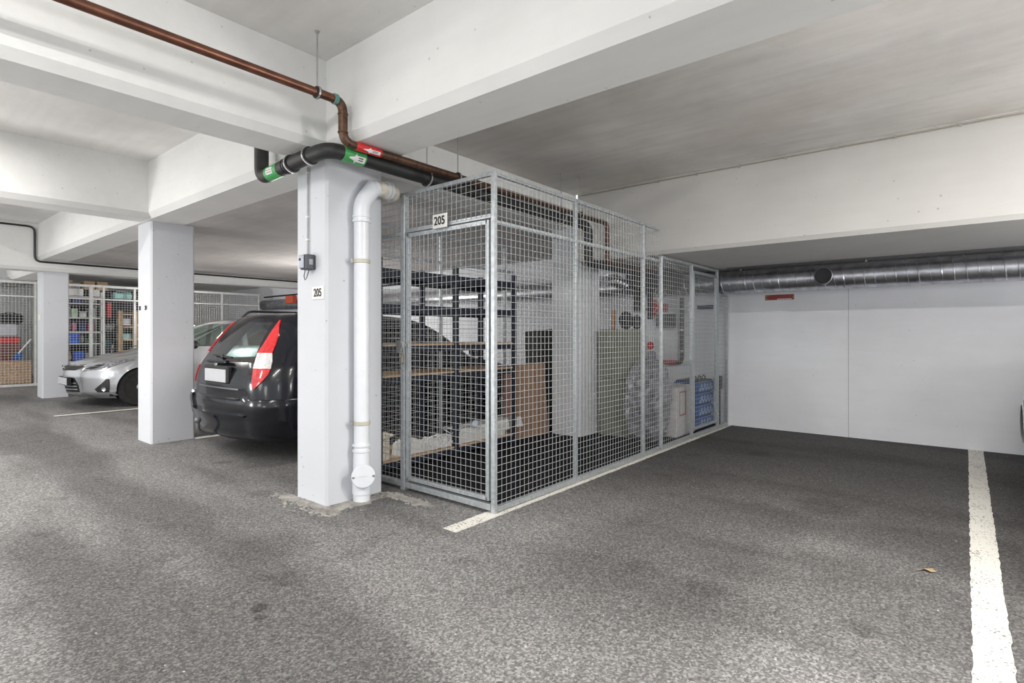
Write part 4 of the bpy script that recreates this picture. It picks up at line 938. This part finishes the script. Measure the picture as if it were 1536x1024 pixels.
for sd in (1, -1):
    hl = cpart(scar, HAT, 'headlamp', [(.59, 1.08, 1.18), (.62, 1.10, 1.58), (.66, 1.24, 1.66), (.70, 1.36, 1.72), (.74, 1.50, 1.79), (.765, 1.66, 1.82)], HEADL, 12, .012, (sd,))
    cpart(scar, HAT, 'lamp_housing', [(.62, 1.16, 1.36), (.655, 1.28, 1.46), (.69, 1.38, 1.5)], TRIMD, 6, .0135, (sd,), hl)
    cpart(scar, HAT, 'fog_recess', [(.26, 1.47, 1.68), (.31, 1.42, 1.69), (.40, 1.56, 1.70), (.47, 1.65, 1.70)], TRIMD, 8, .01, (sd,))
    c0 = HAT.pt(sd * 1.60, .32, .012); n0 = HAT.pt(sd * 1.60, .32, .03) - c0
    m = MB(); m.lathe(off + c0, n0, [(.036, 0), (.036, .01), (.024, .006), (.02, .004)], 18); mk('fog_lamp', m, CHROME, scar)
    m = MB(); m.blob(off + Vector((sd * .96, 1.62, 1.0)), .10, .06, .075, 12, 8, 0); mk('mirror', m, BLACK, scar, smooth=True)
m = MB(); m.rbox(off.x - .26, off.x + .26, off.y - .016, off.y - .006, off.z + .37, off.z + .48, .003); pl = mk('number_plate', m, PLATE, scar)
m = MB(); m.rbox(off.x - .27, off.x + .27, off.y - .006, off.y + .05, off.z + .36, off.z + .49, .004); mk('plate_holder', m, TRIMD, scar)
m = MB(); m.tube([off + Vector((.075 * math.cos(a), .012 - .01, .64 + .045 * math.sin(a))) for a in [i * PI / 10 for i in range(20)]], .007, 6, closed=True); m.tube([off + Vector((.028 * math.cos(a), 0, .65 + .035 * math.sin(a))) for a in [i * PI / 8 for i in range(16)]], .005, 6, closed=True); mk('badge', m, CHROME, scar)
m = MB(); m.bar(off + Vector((-.5, 1.14, .965)), off + Vector((.1, 1.10, .975)), .02, .015); m.bar(off + Vector((.1, 1.13, .965)), off + Vector((.6, 1.22, .97)), .02, .015); mk('wipers', m, BLACK, scar)
rc = tree_copy(scar)
for ch in [c for c in rc.children if c.name.startswith('mirror')]: bpy.data.objects.remove(ch)
rc.location = (1.275, 3.0, 0)
tag(rc, 'edge of a silver car with dark wheel at the right edge of the photo', 'car')

# ------------------------------------------------------------------ storage cages on the far left
FX = -15.0
fc = thing('storage_cage', 'long row of pale wire mesh storage cages at the far left', 'storage cage', (FX, 4, .17))
z0 = .17
for y in (2.03 - 1.2, 2.55, 3.50, 3.73, 4.33, 6.29, 7.25): mk('post', MB().box(FX - .02, FX + .02, y - (.03 if abs(y - 3.5) < .01 else .018), y + (.03 if abs(y - 3.5) < .01 else .018), z0, 2.32), WHITEWIRE, fc)
for z, s in ((2.32, .05), (2.03, .03), (z0 + .03, .05)): mk('rail', MB().bar((FX, -1, z), (FX, 7.28, z), s), WHITEWIRE, fc)
for a0, a1 in ((.85, 2.52), (2.58, 3.46), (3.55, 3.70), (3.76, 4.30), (4.36, 6.26), (6.32, 7.22)):
    m = MB(); wires(m, 'x', FX, a0, a1, z0 + .05, 2.3, .055, .0026); mk('mesh_panel', m, WHITEWIRE, fc)
def box_thing(name, x0, x1, y0, y1, z0, z1, m, label, cat, r=.008, group=None):
    return tag(mk(name, MB().rbox(x0, x1, y0, y1, z0, z1, r), m, org=((x0 + x1) / 2, (y0 + y1) / 2, z0)), label, cat, group)
# shelf unit inside the cage
su = thing('shelf_rack', 'white shelf unit crowded with household goods in the far left cages', 'shelf rack', (-15.5, 3.8, .17))
for z in (.62, 1.02, 1.28, 1.60, 1.92): mk('shelf_board', MB().box(-15.75, -15.25, 2.75, 3.78, z, z + .025), WHITE, su)
for y in (2.75, 3.76):
    for x in (-15.75, -15.27): mk('post', MB().box(x - .02, x + .02, y - .02, y + .02, .17, 2.2), WHITE, su)
tag(mk('shade_sheet', MB().box(-15.80, -15.78, 2.75, 5.6, .17, 2.3), mat('shadow_board', (.03, .03, .04), .9), org=(-15.79, 4.1, .17)), 'dark sheet added for the shade behind the goods in the far left cages', 'shade sheet')  # dark sheet put in for the shade at the back of the cages
rnd = random.Random(21)
KIND = [('storage_tub', 'tub'), ('folded_bag', 'bag'), ('carton', 'carton'), ('jar', 'jar')]
COLS = [('white', (.7, .7, .68)), ('mint green', (.45, .62, .45)), ('crimson', (.45, .03, .08)), ('navy', (.03, .05, .16)), ('yellow', (.65, .48, .12)), ('grey', (.3, .3, .32)), ('dark green', (.05, .15, .08)), ('bright blue', (.03, .12, .6)), ('pink', (.65, .25, .40)), ('black', (.03, .03, .035)), ('tan', (.42, .28, .17))]
lay = {.645: [0, 4, 10, 7, 5, 0, 9], 1.045: [0, 10, 0, 7, 5, 6, 0], 1.305: [2, 9, 2, 8, 3, 2, 2], 1.625: [6, 1, 0, 1, 0, 5, 0], 1.945: [9, 4, 9, 3, 9, 0, 6]}
names = {.645: 'lowest', 1.045: 'second', 1.305: 'middle', 1.625: 'fourth', 1.945: 'top'}
for z, cs in lay.items():
    y = 2.80
    for i, ci in enumerate(cs):
        wd = rnd.uniform(.10, .17); h = rnd.uniform(.13, .23)
        if y + wd > 3.74: break
        kd = KIND[rnd.randrange(3)]; cn, cc_ = COLS[ci]
        mm = MB()
        if kd[0] == 'folded_bag': mm.blob((-15.42, y + wd / 2, z + h / 2), .13, wd / 2, h / 2, 12, 8, .12, rnd)
        elif kd[0] == 'storage_tub': mm.rbox(-15.55, -15.29, y + .01, y + wd - .01, z, z + h * .85, .015); mm.rbox(-15.56, -15.28, y, y + wd, z + h * .85, z + h, .008)
        else: mm.rbox(-15.55, -15.28, y, y + wd, z, z + h, .004)
        o = mk(kd[0], mm, mat(cn.replace(' ', '_') + '_goods', cc_, .6, var=.25, scale=12), org=(-15.42, y + wd / 2, z))
        pos = ['first', 'second', 'third', 'fourth', 'fifth', 'sixth', 'seventh'][i]
        tag(o, f'{cn} {kd[1]} on the {names[z]} shelf of the white unit, {pos} from the left', kd[1], 'goods on the white shelf unit')
        y += wd + rnd.uniform(.0, .03)
box_thing('white_box', -15.6, -15.15, 2.85, 3.40, 2.10, 2.25, WHITE, 'long white box high in the cage just under its top rail', 'box')
box_thing('white_box', -15.6, -15.15, 3.55, 3.70, 2.10, 2.25, WHITE, 'short white box high in the cage beside the long white one', 'box')
mk('support', MB().box(-15.75, -15.2, 2.75, 3.78, 2.05, 2.09), WHITE, su)
for i, (a, b) in enumerate(((3.0, 3.22), (3.42, 3.62), (3.66, 3.86))):
    box_thing('carton', -15.5, -15.2, a, b, 2.255 if i < 2 else 2.255, 2.44, CARDL, ['brown carton on top of the cage beside the farthest pillar', 'brown carton on top of the cage, middle one of three', 'brown carton on top of the cage, right one of three'][i], 'carton')
mk('top_support', MB().box(-15.75, -15.2, 2.95, 3.9, 2.2505, 2.254), WHITE, su)
tb = thing('basket', 'mint green plastic basket high up in the far left cages', 'basket', (-15.3, 4.15, 2.05))
m = MB(); m.rbox(-15.45, -15.2, 3.98, 4.34, 2.06, 2.20, .02); mk('basket_body', m, TEAL, tb)
m = MB(); m.tube([(-15.3, 3.98, 2.2), (-15.3, 4.1, 2.25), (-15.3, 4.34, 2.23)], .008, 6); mk('handle', m, TEAL, tb)
sh2 = thing('wooden_shelf', 'pine ladder shelf with clear crates in the far left cages', 'shelf', (-15.3, 4.2, .2))
for y in (4.13, 4.42): mk('post', MB().box(-15.34, -15.26, y - .045, y + .045, .18, 1.80), PINE, sh2)
for z in (.8, 1.1, 1.4, 1.7): mk('rung', MB().box(-15.33, -15.27, 4.17, 4.38, z, z + .03), PINE, sh2)
mk('shelf_board', MB().box(-15.7, -15.2, 3.95, 5.6, 2.02, 2.05), GREYP, sh2)
mk('shelf_board', MB().box(-15.75, -15.35, 4.08, 5.0, 1.12, 1.14), WHITE, sh2); mk('shelf_board', MB().box(-15.75, -15.35, 4.08, 5.0, 1.46, 1.48), WHITE, sh2)
rnd = random.Random(5)
for j, (z, cs) in enumerate(((.20, (9, 10, 5)), (1.142, (5, 0)), (1.482, (9, 3)), (2.052, (9, 5)))):
    for i, ci in enumerate(cs):
        y = 3.80 + i * .14 if j else 4.5 + i * .2
        if j in (1, 2): y = 4.75 + i * .2
        if j == 3: y = 4.40 + i * .2
        cn, cc_ = COLS[ci]; h = rnd.uniform(.12, .22)
        box_thing('storage_tub', -15.6, -15.38, y, y + .13, z, z + h, mat(cn.replace(' ', '_') + '_goods', cc_, .6), f'{cn} tub ' + ('on the floor', 'on the lower board', 'on the upper board', 'on the top board')[j] + ' of the pine shelf, ' + ('first', 'second', 'third')[i] + ' from the left', 'tub', .01, 'tubs by the pine shelf')
tr = thing('tool_rack', 'dark rack of garden tools and bags between the white unit and the pine shelf', 'tool rack', (-15.45, 3.95, .2))
m = MB(); m.box(-15.6, -15.3, 3.80, 4.05, 1.30, 1.32); m.box(-15.6, -15.3, 3.80, 4.05, .9, .92); m.box(-15.6, -15.3, 3.80, 4.05, .62, .64); mk('shelf_board', m, DGREY, tr)
for k in range(5): mk('tool', MB().bar((-15.4, 3.82 + .05 * k, .645), (-15.36, 3.84 + .05 * k + rnd.uniform(-.03, .03), 1.1 + rnd.uniform(-.1, .18)), .02), mat(['tool_grey', 'tool_green', 'tool_blue', 'tool_white', 'tool_black'][k], [(.3, .3, .3), (.08, .2, .12), (.04, .06, .2), (.6, .6, .6), (.03, .03, .03)][k], .5), tr)
m = MB()
for k in range(4): m.blob((-15.45, 3.87 + .05 * k, 1.40 + .03 * (k % 2)), .08, .045, .08, 9, 6, .2, rnd)
mk('cloth_pile', m, mat('grey_cloth', (.25, .25, .27), .9), tr)
box_thing('blue_tub', -15.68, -15.36, 4.16, 4.38, 1.142, 1.26, TEAL, 'turquoise tub between the pine shelf posts', 'tub')
box_thing('red_case', -15.6, -15.38, 4.50, 4.72, 1.142, 1.42, RED, 'red case on the pine shelf right of the wooden posts', 'case')
box_thing('red_case', -15.5, -15.3, 3.88, 3.96, 1.63, 1.98, RED, 'narrow red case standing left of the mint basket', 'case')
box_thing('silver_crate', -15.65, -15.36, 4.14, 4.36, 1.482, 1.62, mat('pale_grey_goods', (.55, .56, .6), .5), 'pale grey crate between the pine posts above the turquoise tub', 'crate')
box_thing('blue_box', -15.55, -15.15, 2.85, 3.34, .18, .60, BLUEBOX, 'bright blue box on the floor of the far left cages', 'box')
box_thing('tan_box', -15.4, -15.1, 3.38, 3.55, .18, .58, CARDL, 'small tan carton beside the bright blue box', 'carton')
# left cage bay: chipboard, red drawers, grey case, black suitcase
box_thing('chipboard_sheet', -15.12, -15.07, 1.0, 2.50, .23, .70, CHIP, 'sheet of chipboard standing low behind the far left mesh', 'board', .003)
dw = thing('drawer_unit', 'dark red drawer unit behind the far left mesh', 'drawers', (-15.5, 1.8, .18))
mk('cabinet', MB().rbox(-15.9, -15.2, 1.0, 2.35, .18, 1.20, .01), mat('dark_red_wood', (.16, .04, .03), .6), dw)
mk('top_drawer', MB().rbox(-15.2, -15.18, 1.02, 2.33, 1.06, 1.18, .004), RED, dw)
for z in (.80, .94): mk('drawer', MB().rbox(-15.2, -15.18, 1.02, 2.33, z, z + .10, .004), mat('brown_red', (.15, .06, .05), .6), dw)
box_thing('grey_case', -15.85, -15.25, 1.1, 2.32, 1.202, 1.46, mat('light_grey_case', (.45, .46, .50), .6), 'light grey case lying on the dark red drawer unit', 'case', .03)
sc_ = thing('suitcase', 'black soft suitcase on top of the grey case at the far left', 'suitcase', (-15.5, 2.2, 1.46))
mk('shell', MB().rbox(-15.75, -15.3, 2.02, 2.42, 1.462, 1.68, .05), BLACKM, sc_); mk('handle', MB().tube([(-15.5, 2.15, 1.68), (-15.5, 2.18, 1.71), (-15.5, 2.28, 1.71), (-15.5, 2.31, 1.68)], .01, 6), BLACK, sc_)
sv = thing('snow_shovel', 'blue snow shovel with white handle leaning by the far left cage post', 'shovel', (-15.1, 2.35, .75))
mk('handle', MB().tube([(-15.1, 2.30, .85), (-15.1, 2.50, 1.15)], .014, 8), WHITE, sv); mk('blade', MB().prism([(-15.12, 2.2, .72), (-15.12, 2.34, .72), (-15.12, 2.38, .88), (-15.12, 2.28, .90)], (.02, 0, 0)), BLUE, sv)
# orange box and wall bits in the car bay
box_thing('fire_alarm_box', -13.55, -13.2, 7.25, 7.37, 2.04, 2.24, ORANGE, 'orange red box hanging before the duct above the black car roof', 'box')
ct = tag(mk('dark_conduit', MB().tube([(-15.5, 7.66, 2.30), (-9, 7.66, 2.33)], .02, 8), BLACK, org=(-12, 7.66, 2.3)), 'thin dark conduit on the back wall above the duct', 'conduit')

# ------------------------------------------------------------------ small litter
m = MB(); m.grid([[(-.20, 3.60, .004), (-.17, 3.63, .012), (-.14, 3.62, .006)], [(-.19, 3.63, .006), (-.15, 3.66, .01), (-.12, 3.645, .004)], [(-.17, 3.655, .003), (-.14, 3.68, .006), (-.125, 3.665, .003)]])
tag(mk('dry_leaf', m, mat('leaf_brown', (.36, .26, .14), .8)), 'dry brown leaf on the asphalt near the right parking line', 'leaf')
